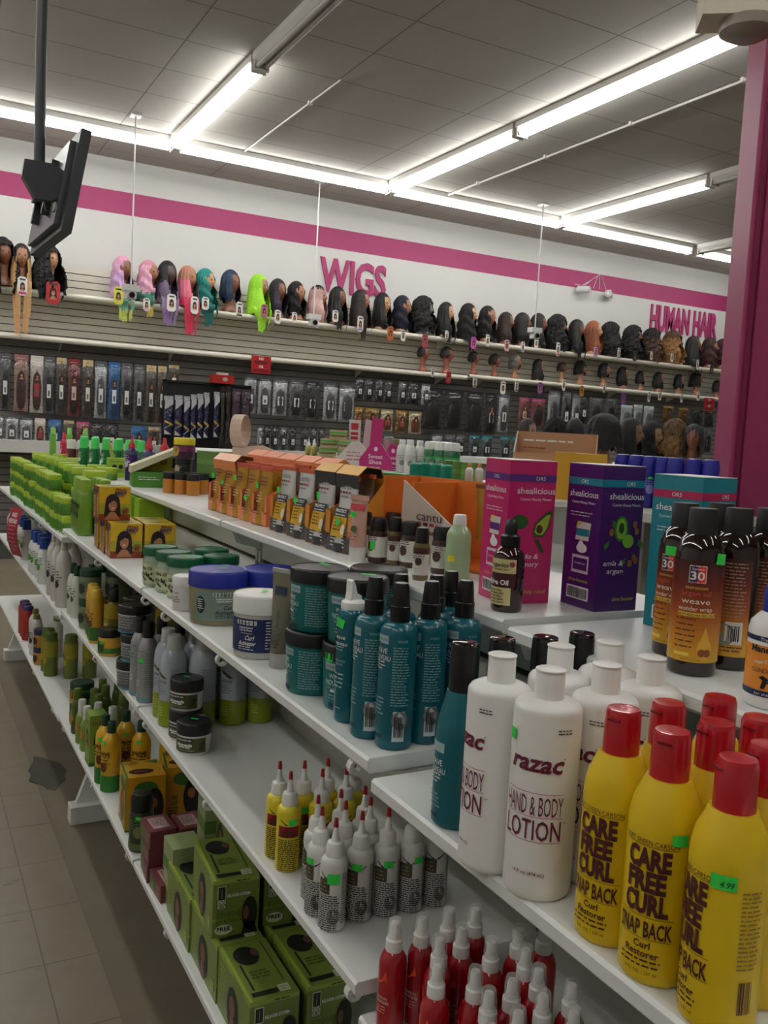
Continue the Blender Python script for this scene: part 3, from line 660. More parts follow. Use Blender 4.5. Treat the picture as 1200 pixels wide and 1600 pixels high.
def b_tail():
    t = bot('detangler_bottle', [(.026, 0), (.0275, .003), (.028, .008), (.028, .075), (.0262, .083), (.020, .090), (.0165, .093)], mat('e6e4df', .35, var=.01), [(.0165, .091), (.0165, .093), (.0160, .116), (.015, .118)], mat('26308c', .35))
    OR = mat('e58f2d', .4); d = Draw(cylf(.0282)); d.rect(-.036, .018, .036, .062, OR); d.rect(-.036, .066, .036, .071, mat('15254d', .4)); d.rect(-.036, .012, .036, .018, mat('15254d', .4), 2)
    d.text("The Original", 0, .0685, .0028, WHITE, w=.022, k=4); d.text("Mane'n Tail", 0, .0590, .0065, INK, w=.040, bold=.03, k=4); d.poly([(-.036, .046), (.036, .054), (.036, .048), (-.036, .040)], mat('15254d', .4), 2)
    d.text('Hair-Texturizer', 0, .0473, .0034, WHITE, w=.030, k=5, rot=.11, bold=.02); d.text('CONDITIONER', 0, .0380, .0042, INK, w=.036, k=4)
    d.poly([(-.008, .020), (-.006, .028), (-.010, .031), (-.006, .033), (.000, .030), (.006, .031), (.009, .027), (.006, .020), (.004, .026), (-.002, .026), (-.004, .020)], INK, 3); d.text('for shiny hair', 0, .015, .0026, WHITE, w=.026, k=5); d.done(sub(t, 'body')); return t
def b_oil():
    t = bot('growth_oil_bottle', [(.0205, 0), (.0220, .002), (.0225, .006), (.0225, .072), (.021, .082), (.014, .090), (.0115, .093)], mat('2a0d0c', .08, var=.05, coat=.6), [(.0140, .092), (.0142, .094), (.0138, .106), (.011, .109)], BLACK)
    m = MB(); m.lathe([(.0088, .108), (.0092, .116), (.0086, .124), (.0055, .129), (.002, .1305)], mat('151515', .5), 18); m.build('dropper_bulb', t)
    cr = mat('c9bd86', .45); d = Draw(cylf(.0226)); d.rect(-.022, .055, .026, .075, cr); d.rect(-.022, .036, .026, .054, mat('4a1220', .4)); d.rect(-.022, .010, .020, .035, cr)
    d.text('organics', 0, .067, .0058, mat('40402a', .5), w=.030, bold=.02); d.lines(-.016, .018, .0595, 1, .004, mat('7a5030', .5)); d.text('Edge Oil', 0, .0425, .0070, WHITE, w=.032, bold=.03, k=4); d.ell(.020, .068, .004, .004, mat('8e3a55', .5), 3, 10)
    d.lines(-.016, .015, .030, 5, .0042, mat('5a4a30', .5)); d.done(sub(t, 'body')); return t
# ---- cartons
def b_shea(c, band, fruit, words, foot, size=.078, h=.212):
    t = empty('hair_mixer_carton'); bm = mat(c, .3, var=.03, coat=.2); m = MB(); s = size/2
    m.box(-s, -s, 0, s, s, h, bm); m.build('carton', t)
    m = MB(); m.box(-s+.0005, -s+.0005, h, s-.0005, s-.0005, h+.0008, mat('d8d2cc', .4)); m.build('top_flap', t)
    bd = mat(band, .35); wt = mat('efe9ea', .5); gn = mat('c6c04a', .5)
    for ang, side in ((0, 'front'), (-pi/2, 'left')):
        d = Draw(flat(s*sin(ang), -s*cos(ang), 0, ang)); d.rect(-s, h*.855, s, h*.905, bd)
        d.text('ORS', .012 if side == 'front' else 0, h*.88, .0058, wt, w=.016, k=4); d.text('shealicious', .006 if side == 'front' else 0, h*.795, .0095, wt, w=.064, k=4, bold=.005); d.text('Custom Beauty Mixers', .006 if side == 'front' else 0, h*.735, .0040, wt, w=.052, k=4)
        if side == 'front':
            fruit(d, h)
            for i, q in enumerate(words): d.text(q, -.012+.004*i, h*(.335-.055*i), .0075, wt, w=.006*len(q), k=6, shear=.25)
            d.text(foot, .012, h*.085, .0058, gn, w=.040, k=4)
        else:
            d.lines(-.028, .028, h*.66, 2, .0045, wt, th=.25); x = .0
            d.poly([(-.014, h*.47), (.016, h*.47), (.020, h*.595), (-.010, h*.60)], mat('d5c9c4', .4), 2); d.rect(-.012, h*.50, .017, h*.55, bd, 3); d.poly([(-.010, h*.60), (0, h*.60), (-.014, h*.55)], mat('d8cf3a', .4), 3)
            d.ell(.002, h*.415, .012, .007, wt, 2); d.ell(.0, h*.44, .006, .006, wt, 3)
            d.rect(-.018, h*.24, .020, h*.365, mat('cfc4ce', .4), 2); d.rect(-.015, h*.26, .017, h*.345, bm, 3); d.text('shealicious', .001, h*.31, .003, wt, w=.024, k=5)
            d.text(foot, 0, h*.19, .0052, gn, w=.046, k=4); d.rect(-.026, h*.055, .024, h*.145, wt, 2); d.bars(-.023, h*.065, .021, h*.135, INK, 4)
        d.done(t, 'print_panel')
    return t
def avocado(d, h):
    g, lg, pt = mat('2f5a24', .5), mat('a8b83c', .5), mat('5a2a14', .4)
    d.ell(-.018, h*.575, .014, .011, g, 2); d.poly([(.004, h*.50), (.010, h*.47), (.022, h*.47), (.030, h*.53), (.036, h*.63), (.034, h*.66), (.024, h*.64), (.008, h*.57)], g, 3)
    d.poly([(.007, h*.505), (.012, h*.485), (.021, h*.485), (.028, h*.535), (.033, h*.63), (.026, h*.625), (.010, h*.56)], lg, 4); d.ell(.015, h*.525, .0055, .0065, pt, 5); d.poly([(.014, h*.46), (.026, h*.36), (.020, h*.36), (.008, h*.45)], g, 3)
def amla(d, h):
    g, lg, nt = mat('3d7a2a', .5), mat('86b83c', .5), mat('9a6234', .5)
    d.ell(.0, h*.57, .013, .019, g, 2); d.ell(.0, h*.57, .0095, .0155, lg, 3); d.ell(.0, h*.575, .005, .008, mat('2d4a1c', .5), 4); d.ell(.014, h*.485, .0105, .010, lg, 4)
    for (u, v) in ((-.018, .545), (.025, .60), (.029, .555), (.027, .37), (.020, .33), (.031, .35)): d.ell(u, h*v, .0045, .0055, nt, 4, 10)
    for (u, v, s) in ((-.016, .63, 1), (-.020, .49, -1), (.034, .50, 1), (.013, .37, -1)): d.poly([(u, h*v), (u+.010*s, h*(v-.03)), (u+.008*s, h*(v-.07)), (u-.002, h*(v-.04))], g, 2)
def nuts(d, h):
    avocado(d, h)
def b_africa(long=True):
    t = empty('hair_relaxer_carton'); X, Yd, H = .092, .092, .102; m = MB(); ye = mat('d3ad1c', .35, var=.04, coat=.2)
    m.box(-X/2, -Yd/2, 0, X/2, Yd/2, H, ye); m.build('carton', t); org = mat('8c3a18', .4); gr = mat('6b8a2e', .4); nv = mat('33225e', .5)
    d = Draw(flat(0, -Yd/2, 0)); d.rect(-X/2, 0, X/2, H*.2, org); d.rect(-X/2, H*.2, X/2, H*.5, mat('a9a02a', .4))
    portrait(d, -.006, H*.50, .050, 'b97c58', '24130f', 2, long); d.ell(.031, H*.30, .013, .012, gr, 3); d.ell(.030, H*.27, .008, .007, org, 4); d.ell(.036, H*.33, .005, .004, mat('b03a20', .4), 4)
    d.text("Africa's", .017, H*.92, .0085, mat('7b1f2c', .5), w=.034, bold=.03, k=6); d.text('BEST', .017, H*.815, .0085, nv, w=.036, bold=.05, k=6); d.lines(-.002, .036, H*.74, 2, .004, nv, 6)
    d.done(t, 'front_print')
    d = Draw(flat(-X/2, 0, 0, -pi/2)); d.rect(-Yd/2, 0, Yd/2, H, mat('7a4a26', .4)); d.rect(-Yd/2+.004, H*.08, -.012, H*.7, mat('c9b084', .45), 2); d.rect(-.006, H*.08, .014, H*.7, mat('a5522a', .45), 2); d.rect(.020, H*.08, .040, H*.8, mat('d3ad1c', .45), 2)
    d.text('BEST', .018, H*.84, .009, nv, w=.030, bold=.05, k=4); d.lines(-.040, -.014, H*.6, 7, .007, INK, 4); d.text('BEST', -.024, H*.84, .009, nv, w=.030, bold=.05, k=4); d.done(t, 'side_print')
    d = Draw(topf(H)); d.ell(0, 0, .035, .020, gr, 2); d.ell(.0, .0, .02, .01, mat('33443a', .4), 3); d.done(t, 'top_print'); return t
def b_yelbox():
    t = empty('olive_relaxer_carton'); X, Yd, H = .105, .12, .150; m = MB(); m.box(-X/2, -Yd/2, 0, X/2, Yd/2, H, mat('c99416', .4, var=.05)); m.build('carton', t)
    g = mat('3c6b26', .5); dk = mat('1c1512', .5)
    for ang, w, s in ((0, X, Yd), (-pi/2, Yd, X)):
        d = Draw(flat(s/2*sin(ang), -s/2*cos(ang), 0, ang)); d.ell(0, H*.78, w*.3, H*.13, g, 2); d.rect(-w/2, 0, w/2, H*.04, g, 2)
        if ang == 0: d.ell(w*.22, H*.42, w*.24, H*.36, dk, 3); d.ell(w*.2, H*.5, w*.1, H*.1, mat('9a6038', .5), 4); d.text('RELAX', -w*.25, H*.38, .016, dk, w=.03, rot=pi/2, k=4); d.lines(-w*.42, -w*.1, H*.22, 4, .008, dk, 4)
        else: d.ell(0, H*.36, w*.26, H*.3, mat('6d4a30', .5), 3); d.ell(0, H*.46, w*.14, H*.12, mat('9a6038', .5), 4); d.rect(w*.38, 0, w*.5, H, g, 3)
        d.done(t, 'printed_panel')
    d = Draw(topf(H)); d.ell(-.008, -.02, .034, .018, dk, 2); d.text('olive', -.008, -.02, .012, mat('b03a20', .5), w=.04, k=4, bold=.03); d.poly([(.01, .05), (.045, .03), (.045, .055)], g, 2); d.lines(-.045, .0, .05, 3, .008, dk, 3); d.rect(-X/2, -Yd/2, -X/2+.006, Yd/2, g, 2); d.done(t, 'top_print'); return t
def b_doogro():
    t = empty('hair_kit_carton'); X, Yd, H = .092, .181, .115; bm = mat('6f8136', .4, var=.08, scale=9); lg = mat('93a63e', .4); dk = mat('141512', .5); m = MB(); m.box(-X/2, -Yd/2, 0, X/2, Yd/2, H, bm); m.build('carton', t)
    for ang, w, s in ((0, X, Yd), (-pi/2, Yd, X)):
        d = Draw(flat(s/2*sin(ang), -s/2*cos(ang), 0, ang)); d.rect(-w/2, H*.93, w/2, H, lg); d.lines(0, w*.4, H*.955, 1, .006, dk, 3)
        if ang == 0:
            d.rect(-w*.40, H*.50, -w*.22, H*.90, mat('c9cfae', .4), 2); d.rect(-w*.385, H*.66, -w*.235, H*.885, dk, 3); d.poly([(-w*.32, H*.69), (-w*.30, H*.69), (-w*.305, H*.86), (-w*.315, H*.86)], mat('8a9a4a', .4), 4)
            d.text('DOO', -w*.31, H*.61, .010, dk, w=.020, k=5); d.text('GRO', -w*.31, H*.54, .010, dk, w=.020, k=5); d.text('RELAXER SYSTEM', w*.05, H*.72, .006, WHITE, w=.045, k=4, bold=.02)
            d.rect(-w*.5, .30*H, w*.5, .33*H, lg, 1); d.text('smooth', -w*.14, H*.42, .014, mat('4a5a1c', .5), w=.05, k=4); d.text('protect', -w*.14, H*.32, .014, mat('4a5a1c', .5), w=.05, k=4)
            d.ell(w*.30, H*.36, w*.17, H*.30, dk, 5); d.poly([(w*.14, 0), (w*.48, 0), (w*.42, H*.2), (w*.18, H*.2)], dk, 5); d.ell(w*.22, H*.38, w*.06, H*.12, mat('6a4630', .5), 6); d.ell(-w*.25, H*.13, w*.19, H*.09, mat('c9cfae', .4), 4); d.text('FREE', -w*.25, H*.15, .008, dk, w=.026, k=6, bold=.03)
        else:
            d.ell(0, H*.38, w*.17, H*.38, dk, 3); d.ell(0, H*.46, w*.09, H*.16, mat('7a5238', .5), 4); d.poly([(-w*.08, H*.05), (w*.08, H*.05), (w*.05, H*.3), (-w*.05, H*.3)], mat('7a5238', .5), 4); d.lines(-w*.42, -w*.2, H*.8, 7, .010, lg, 3); d.rect(w*.3, H*.1, w*.42, H*.3, lg, 3)
        d.done(t, 'printed_panel')
    d = Draw(topf(H)); d.ell(-.008, .045, .024, .030, dk, 3); d.ell(.010, .050, .008, .012, mat('5a4030', .5), 4); d.rect(-.036, -.078, .012, -.066, dk, 3); d.rect(.014, -.080, .034, -.060, mat('c9cfae', .4), 3); d.text('DOO', .024, -.067, .005, dk, w=.015, k=5); d.text('GRO', .024, -.0745, .005, dk, w=.015, k=5)
    d.rect(-.030, -.060, -.026, .02, dk, 3); d.rect(.030, -.050, .033, .08, mat('3d4a1a', .5), 3); d.rect(-.046, -.0905, -.040, .0905, lg, 2); d.lines(-.020, .018, -.010, 3, .009, mat('4a5a1c', .5), 3, th=.5); d.done(t, 'top_print'); return t
def b_pinkbox():
    t = empty('soap_carton'); m = MB(); m.box(-.032, -.045, 0, .032, .045, .042, mat('6e3438', .4, var=.1)); m.build('carton', t); d = Draw(topf(.042)); d.rect(-.02, -.03, .02, .03, mat('b59a94', .4), 2); d.lines(-.016, .016, .02, 6, .007, INK, 3); d.done(t, 'top_print')
    d = Draw(flat(-.032, 0, 0, -pi/2)); d.rect(-.035, .006, .0, .034, mat('4f7a32', .4), 2); d.lines(.005, .04, .03, 4, .007, mat('c9a09a', .5), 3); d.done(t, 'side_print'); return t
# tubes standing crimp-up in folded trays
def crimp(m, w, dpt, h, mt, z0=0, n=20, rot=0, rows=7, cx=0, cy=0):
    b = len(m.v)
    for j in range(rows):
        k = j/(rows-1); a, c = w/2*(.86+.20*k), dpt/2*(1-k*.93)
        for i in range(n):
            q = 2*pi*i/n; m.v.append((cx+a*sin(q), cy-c*cos(q), z0+h*k))
    for j in range(rows-1):
        for i in range(n):
            p, q = b+j*n+i, b+j*n+(i+1) % n; m.face([p, q, q+n, p+n], mt, True)
    m.face([b+i for i in range(n)][::-1], mt); m.face([b+(rows-1)*n+i for i in range(n)], mt)
def tray(kind):
    """folding display tray with a curved hood; kinds: peach (gold tubes), dark (white tubes)"""
    pe = kind == 'peach'; W, Dp, H = (.082, .07, .15) if pe else (.094, .075, .158)
    t = empty('tube_display_tray'); om = mat('e58a5e', .4, var=.06) if pe else mat('dc8e33', .4, var=.05); gy = mat('46454a', .45); inn = mat('b9a38e', .6)
    fm = om if pe else gy; m = MB(); e = .0015
    m.box(-W/2, -Dp/2, 0, W/2, -Dp/2+e, .034, fm); m.box(-W/2, -Dp/2, 0, W/2, Dp/2, e, om)
    for s in (-1, 1):
        x = s*W/2; m.prism([(-Dp/2, 0), (Dp/2, 0), (Dp/2, H*.93), (0, H*.62), (-Dp/2, H*.5)], 'x', x-(e if s > 0 else 0), x+(0 if s > 0 else e), om)
        m.box(min(x, x-s*.012), -Dp/2, .03, max(x, x-s*.012), -Dp/2+e, H*.5, om)
    m.box(-W/2, Dp/2-e, 0, W/2, Dp/2, H, om); m.build('tray', t)
    d = Draw(flat(W/2, 0, 0, pi/2)); 
    if not pe: d.rect(-Dp/2, .048, Dp/2, .066, gy, 2)
    d.fr_(flat(0, -Dp/2, 0)); d.lines(-W*.3, W*.3, .024, 3, .007, mat('f2c9ae', .5) if pe else WHITE, 3); d.done(sub(t, 'tray'), 'side_print')
    return t, W, Dp, H
def hood(t, W, Dp, H, m1, m2, lean=0):
    m = MB(); a, b = Dp/2, H
    b -= .016; pts = [(a, b), (a-.008+lean, b+.022), (a-.040+lean, b+.026), (a-.060+lean, b+.008), (a-.056+lean, b-.018), (a-.052+lean, b-.006), (a-.042+lean, b+.026), (a-.012+lean, b+.024)]
    def sec(q, mt):
        m.prism([(y, z) for y, z in q], 'x', -W/2+.004, W/2-.006, mt)
    for i, (p, q, mt) in enumerate(((0, 1, m2), (1, 2, m1), (2, 3, m1), (3, 4, m2))):
        y0, z0 = pts[p]; y1, z1 = pts[q]; L = hypot(y1-y0, z1-z0); nx, nz = -(z1-z0)/L*.0016, (y1-y0)/L*.0016
        sec([(y0, z0), (y1, z1), (y1-nx, z1-nz), (y0-nx, z0-nz)], mt)
    m.build('hood', t)
def b_trayp(hooded=True):
    t, W, Dp, H = tray('peach'); gold = mat('c08d2c', .28, metal=.35, var=.08)
    for k, (dy, dz) in enumerate(((-.016, 0), (.012, .004))):
        m = MB(); m.lathe([(.026, 0), (.027, .016)], gold, 20, cy=dy, z0=.002+dz); crimp(m, .058, .05, .116, gold, .018+dz, cy=dy); o = m.build('tube', t)
        m = MB(); m.box(-.031, dy-.003, .132+dz, .031, dy+.003, .143+dz, mat('c9563c', .4)); m.build('crimped_end', o)
        if k == 0:
            d = Draw(lambda u, v, o_: (u, dy-.025*(1-.93*min(1, max(0, v-.018)/.116))-o_-.0012, v)); ink = mat('6b2a14', .5)
            d.text('cantu', 0, .118, .010, ink, w=.034); 
            for i in range(4): d.rect(-.017+.009*i, .105, -.010+.009*i, .109, mat('6b1c1c', .5), 2, nx=1)
            d.lines(-.018, .018, .098, 1, .005, ink, th=.6); d.lines(-.016, .016, .078, 4, .007, mat('e9c98a', .5)); d.lines(-.018, .018, .046, 4, .006, ink); d.done(o)
    if hooded: hood(t, W, Dp, H, mat('e3a577', .4), mat('dd8a54', .4))
    return t
def b_trayd(hooded=True):
    t, W, Dp, H = tray('dark'); wh = mat('d2d0cf', .25, metal=.2, var=.05); gy = mat('38383c', .4); ye = mat('d0a021', .35)
    for k, (dx, dy, dz) in enumerate(((0, -.016, 0), (.014, .012, .006))):
        m = MB(); m.lathe([(.028, 0), (.029, .016)], gy, 20, cx=dx, cy=dy, z0=.002+dz); crimp(m, .064, .052, .128, wh if k == 0 else mat('7a5a44', .3, metal=.4, var=.2), .018+dz, cx=dx, cy=dy); o = m.build('tube', t)
        m = MB(); m.box(dx-.034, dy-.003, .144+dz, dx+.034, dy+.003, .152+dz, mat('c4552e', .4)); m.build('crimped_end', o)
        if k == 0:
            d = Draw(lambda u, v, o_: (u, dy-.026*(1-.93*min(1, max(0, v-.018)/.128))-o_-.0014, v)); ink = mat('55504c', .5)
            d.text('cantu', 0, .132, .012, ink, w=.040)
            for i in range(4): d.rect(-.020+.0105*i, .117, -.012+.0105*i, .121, mat(['8e1c24', '2a1c1a', '8e1c24', 'b23a2a'][i], .5), 3, nx=1)
            d.text('shea butter', 0, .111, .005, ink, w=.030, bold=.02); d.rect(-.027, .070, .027, .088, gy, 2, nx=1); d.text('PROTECT', 0, .082, .006, WHITE, w=.040, k=4, bold=.03); d.lines(-.02, .02, .073, 1, .005, WHITE, 4)
            d.rect(-.025, .030, .025, .070, ye, 2, nx=1); d.lines(-.019, .008, .064, 4, .007, mat('5a4416', .5), 4); d.ell(.018, .046, .007, .011, mat('e6d9c0', .5), 4); d.done(o)
    if hooded: hood(t, W, Dp, H+.004, mat('dba43a', .4), gy)
    return t
BUILD = dict(yellow=b_yellow, lotion=b_lotion, tealcond=b_tealcond, spray=b_spray, mousse=b_mousse, tealjar=b_tealjar, curlb=b_curlb, curlw=lambda: b_curlb(False), smallw=b_smallw, greenlid=b_greenlid,
  tipy=lambda: tipbottle(True), tipw=lambda: tipbottle(False), alop=b_alop, clear=b_clear, silver=b_silver, greyjar=b_greyjar, red=b_red, weave=b_weave, tail=b_tail, oil=b_oil,
  sheap=lambda: b_shea('c41f68', '5b2a7c', avocado, ['avocado &', 'rosemary'], 'scalp relief'), sheau=lambda: b_shea('471663', '1c7f93', amla, ['amla &', 'argan'], 'shine booster'), sheat=lambda: b_shea('0e7c8c', 'b01c52', nuts, ['coconut &', 'lime'], 'moisture'),
  africa=b_africa, yelbox=b_yelbox, doogro=b_doogro, pinkbox=b_pinkbox, trayp=b_trayp, trayp0=lambda: b_trayp(False), trayd=b_trayd, trayd0=lambda: b_trayd(False))
# ------------------------------------------------------------------ products on the near shelves
D_ = pi/180
Z0, Z1, Z2, ZT = .413, .811, 1.11, 1.278
def thing(kind, loc, rz, label, cat, group=None, sc=1.0):
    o = put(kind, (loc[0], loc[1], loc[2]+.0006), rz, sc); tag(o, label, cat)
    if group: o['group'] = group
    elif 'group' in o: del o['group']
    return o
# yellow bottles
YEL = [(982, 1107, -75, 'leftmost yellow bottle with red cap, standing beside the white lotion bottles'), (1044, 1139, -68, 'yellow bottle in the middle front with its full brown lettering readable'),
       (1146, 1183, -112, 'yellow bottle nearest the bottom right corner with a large green price sticker'), (1046, 1099, -90, 'yellow bottle whose red cap shows just behind the middle front one'),
       (1117, 1129, -95, 'yellow bottle in the second row, cap between the two front right bottles'), (1127, 1089, -90, 'yellow bottle farthest back, its red cap against the shelf edge'),
       (1183, 1121, -85, 'yellow bottle of the back row cut off by the right edge'), (1195, 1163, -100, 'yellow bottle of the second row cut off by the right edge')]
for px, py, a, lab in YEL:
    o = thing('yellow', PT(px, py, 1.089, .204), a*D_, lab, 'bottle', 'yellow curl restorer bottles on the near shelf', (.965, .965, 1))
    if lab.startswith('yellow bottle nearest'): sticker(o, cylf(.0302, 22*D_+.6), 'ys', 0, .119, .019, .011, txt=True)
    if lab.startswith('yellow bottle in the middle'): sticker(o, cylf(.0302, .8), 'ys2', 0, .124, .013, .009)
LOT = [(781, 1023, -106, 'white lotion bottle in the front row beside the teal conditioner bottle'), (855, 1045, -55, 'nearest white lotion bottle, its maroon lettering facing the viewer'), (874, 1009, -95, 'white lotion bottle in the second row behind the nearest one'),
       (944, 1038, -100, 'white lotion bottle just left of the yellow bottles'), (950, 1003, -90, 'white lotion bottle farthest back in the middle'), (1015, 1027, -95, 'rightmost white lotion bottle, partly hidden by the yellow bottles')]
for px, py, a, lab in LOT:
    o = thing('lotion', PT(px, py, 1.089, .2163), a*D_, lab, 'bottle', 'white lotion bottles on the near shelf', (.96, .96, 1))
    if 'nearest' in lab: sticker(o, cylf(.0342, -.85), 'ls', 0, .155, .010, .011)
for px, py, a, lab in [(731, 1003, -95, 'teal conditioner bottle with black flip cap at the shelf corner'), (785, 997, -90, 'teal conditioner bottle hidden behind the left lotion bottle'), (850, 995, -90, 'teal conditioner bottle with its black cap behind the middle lotion bottles'), (910, 989, -90, 'rightmost teal conditioner bottle, only its tall black cap in view')]:
    thing('tealcond', PT(px, py, 1.089, .2055), a*D_, lab, 'bottle', 'teal conditioner bottles')
SPR = [(590, 902, -95, 'leftmost teal spray bottle beside the white-nozzled mousse can'), (629, 910, -88, 'nearest teal spray bottle at the shelf corner'), (672, 908, -85, 'teal spray bottle in front at the right, close to the conditioner bottle'), (636, 897, -90, 'teal spray bottle directly behind the nearest one'),
       (682, 898, -90, 'teal spray bottle in the second row behind the front right one'), (703, 893, -90, 'teal spray bottle farthest back'), (725, 906, -75, 'rightmost teal spray bottle in front of the pink carton')]
for i, (px, py, a, lab) in enumerate(SPR):
    o = thing('spray', PT(px, py, Z2, .217), a*D_, lab, 'bottle', 'teal hair spray bottles')
    if i in (0, 1): sticker(o, cylf(.0249, -.55 if i == 0 else -.8), 'ss%d' % i, 0, .125 if i == 0 else .133, .006, .022)
    if i in (0, 1, 2):
        m = MB(); n0 = 20; ff = cylf(.0251, 1.3); m.v = [ff(.006*1.8*cos(2*pi*k/n0), .040+.0125*sin(2*pi*k/n0), .0006) for k in range(n0)]; m.face(list(range(n0)), mat('8d8d86', .3)); m.build('security_tag', o)
o = thing('mousse', PT(554, 903, Z2, .2025), -78*D_, 'teal mousse can with a white upright nozzle and green price sticker', 'can'); sticker(o, cylf(.0212, -.05), 'ms', 0, .142, .017, .013, rot=-.25)
TJ = [(502, 885, -100, 'left'), (547, 898, -58, 'front'), (590, 885, -60, 'right')]
for px, py, a, w_ in TJ:
    x, y, _ = PT(px, py, Z2, .198); x = min(x, .773)
    for k in (0, 1):
        o = thing('tealjar', (x+(.003 if k else 0), y, Z2+.0985*k), (a+(4 if k else 0))*D_, 'teal tub with black lid, %s of the %s stack beside the spray bottles' % (('bottom', 'top')[k], w_), 'tub', 'stacked teal tubs with black lids')
        if k and w_ != 'right': sticker(o, topf(.099), 'tj'+w_, -.01 if w_ == 'left' else .012, .01, .022, .009, rot=.3)
        if not k and w_ == 'front': sticker(o, cylf(.0452, -.3), 'tjb', 0, .079, .016, .012)
o = thing('curlw', PT(408, 926, Z2, .112), -62*D_, 'clear gel tub with a white lid and navy label', 'tub'); sticker(o, topf(.1125), 'cw', 0, .01, .013, .009)
o = thing('curlb', PT(337, 889, Z2, .11), -16*D_, 'big gel tub with blue lid and grey-green label', 'tub', 'gel tubs with blue lids'); sticker(o, topf(.1105), 'cb', .008, 0, .018, .010, rot=.4)
o = thing('curlb', PT(417, 888, Z2, .11), -30*D_, 'gel tub with blue lid standing behind the clear tub with white lid', 'tub', 'gel tubs with blue lids')
thing('smallw', PT(287, 899, Z2, .076), -60*D_, 'small white jar between the green-lidded jars and the blue-lidded tub', 'jar')
for i, (px, py, lab) in enumerate([(251, 853, 'back left'), (272, 861, 'second from the left front'), (290, 869, 'nearest front'), (331, 857, 'back right'), (346, 867, 'front right')]):
    o = thing('greenlid', PT(px, py, Z2, .098), (-70+9*i)*D_, 'olive print jar with dark green lid, %s one of the five' % lab, 'jar', 'jars with dark green lids on the middle shelf')
    if i in (0, 2): sticker(o, topf(.0985), 'gl', .004, 0, .014, .008)
# grey squeeze tube standing on its cap
t = empty('gel_tube', P(437, 1046, Z2, .019), -60*D_)
m = MB(); m.lathe([(.018, 0), (.0188, .004), (.0188, .026)], mat('c8c8c2', .2, alpha=.6, var=0), 20); m.build('cap', t)
tb = mat('77735f', .2, metal=.3, var=.12, coat=.4); m = MB(); crimp(m, .044, .038, .135, tb, .028); b = m.build('tube', t)
d = Draw(lambda u, v, o_: (u, -.019*(1-.93*min(1, max(0, v-.028)/.135))-o_-.001, v)); d.text('Curl', .0, .060, .008, INK, w=.020, shear=.2); d.text('Gel', 0, .050, .008, INK, w=.016, shear=.2); d.text('Activator', 0, .085, .006, INK, w=.030, rot=pi/2); d.lines(-.014, .014, .042, 2, .005, INK); d.rect(-.012, .125, .012, .14, mat('2a3350', .4), 2, nx=1); d.done(b)
m = MB(); m.box(-.023, -.0025, .163, .023, .0025, .17, mat('b9b9b4', .25, metal=.3)); m.build('crimped_end', t)
tag(t, 'grey-gold squeeze tube standing on its cap between the clear tub and the teal tubs', 'tube')
# cartons with the smiling women
AF = [((.588, 2.697), 0, 'bottom left, front carton', 'front'), ((.589, 2.793), 0, 'bottom left, second carton back', 'b'), ((.590, 2.889), 0, 'bottom left, third carton back', 'b'), ((.686, 2.690), 0, 'bottom right, half hidden by the green-lidded jars', 'front'), ((.69, 2.786), 0, 'bottom right, second carton back', 'b'), ((.566, 2.775), 1, 'alone on top of the pile', 'front')]
x1, y1, _ = P(173, 873, Z2); x2, y2, _ = P(226, 875, Z2)
for i, ((ox, oy), lv, lab, q) in enumerate(AF):
    ang = -3*D_ if lv == 0 else -1*D_
    thing('africa', (ox, oy+.0, Z2+.1025*lv), ang, 'yellow relaxer carton with a smiling woman, '+lab, 'carton', 'yellow relaxer cartons with smiling women')
# oil bottles with red tips on the lower shelf
yt = [((440, 1366), -25, 'front right'), ((PT(439, 1189, Z1, .160)), 0, 0)]
YT = [(439, 1190, -30, 'front left'), (455, 1206, -22, 'nearest, with the green sticker on its wings'), (477, 1189, -30, 'third'), (505, 1202, -30, 'beside the white ones'), (513, 1186, -30, 'in the back row'), (545, 1195, -30, 'right'), (550, 1189, -30, 'farthest right behind')]
for i, (px, py, a, lab) in enumerate(YT):
    x, y, z = PT(px, py, Z1, .160); x = max(.545, x)
    o = thing('tipy', (x, y, z), a*D_, 'yellow oil bottle with red tip, '+lab, 'bottle', 'yellow oil bottles with red tips', (.96, .96, 1))
    if i in (1, 2): sticker(o, cylf(.0209, .3), 'ty', 0, .083, .013, .010)
WT = [(526, 1279, -46, 'nearest the shelf edge'), (504, 1261, -55, 'second along the shelf edge'), (498, 1243, -70, 'third along the shelf edge'), (567, 1268, -40, 'just right of the nearest one'), (541, 1252, -40, 'in the second row'), (534, 1234, -40, 'in the second row at the back'),
      (580, 1246, -40, 'in the third row'), (571, 1229, -40, 'in the third row at the back')]
for i, (px, py, a, lab) in enumerate(WT):
    x, y, z = PT(px, py, Z1, .160)
    o = thing('tipw', (x, y, z), a*D_, 'white oil bottle with red pointed tip, '+lab, 'bottle', 'white oil bottles with red tips', (.95, .95, 1))
    if i in (0, 1, 3): sticker(o, cylf(.0209, .35 if i == 0 else (-.3 if i == 1 else 0)), 'tw%d' % i, 0, .079 if i == 0 else .084, .019 if i == 0 else .016, .015 if i == 0 else .010)
    if i in (0, 1, 3):
        m = MB(); n0 = 20; ff = cylf(.0211, .45); m.v = [ff(.0105*cos(2*pi*k/n0), .024+.0115*sin(2*pi*k/n0), .0006) for k in range(n0)]; m.face(list(range(n0)), mat('8d8d86', .3)); m.build('security_tag', o)
for i, (px, py, lab) in enumerate([(599, 1437, 'fourth from the left in the front row'), (637, 1430, 'under the overhanging near shelf'), (675, 1421, 'farthest right, mostly under the near shelf')]):
    o = thing('tipw', P(px, py, Z1, .0205), -30*D_, 'white oil bottle with red pointed tip, '+lab, 'bottle', 'white oil bottles with red tips', (.95, .95, 1))
    if i < 2: sticker(o, cylf(.0209, .2 if i == 0 else .6), 'twb%d' % i, 0, .083, .015, .010)
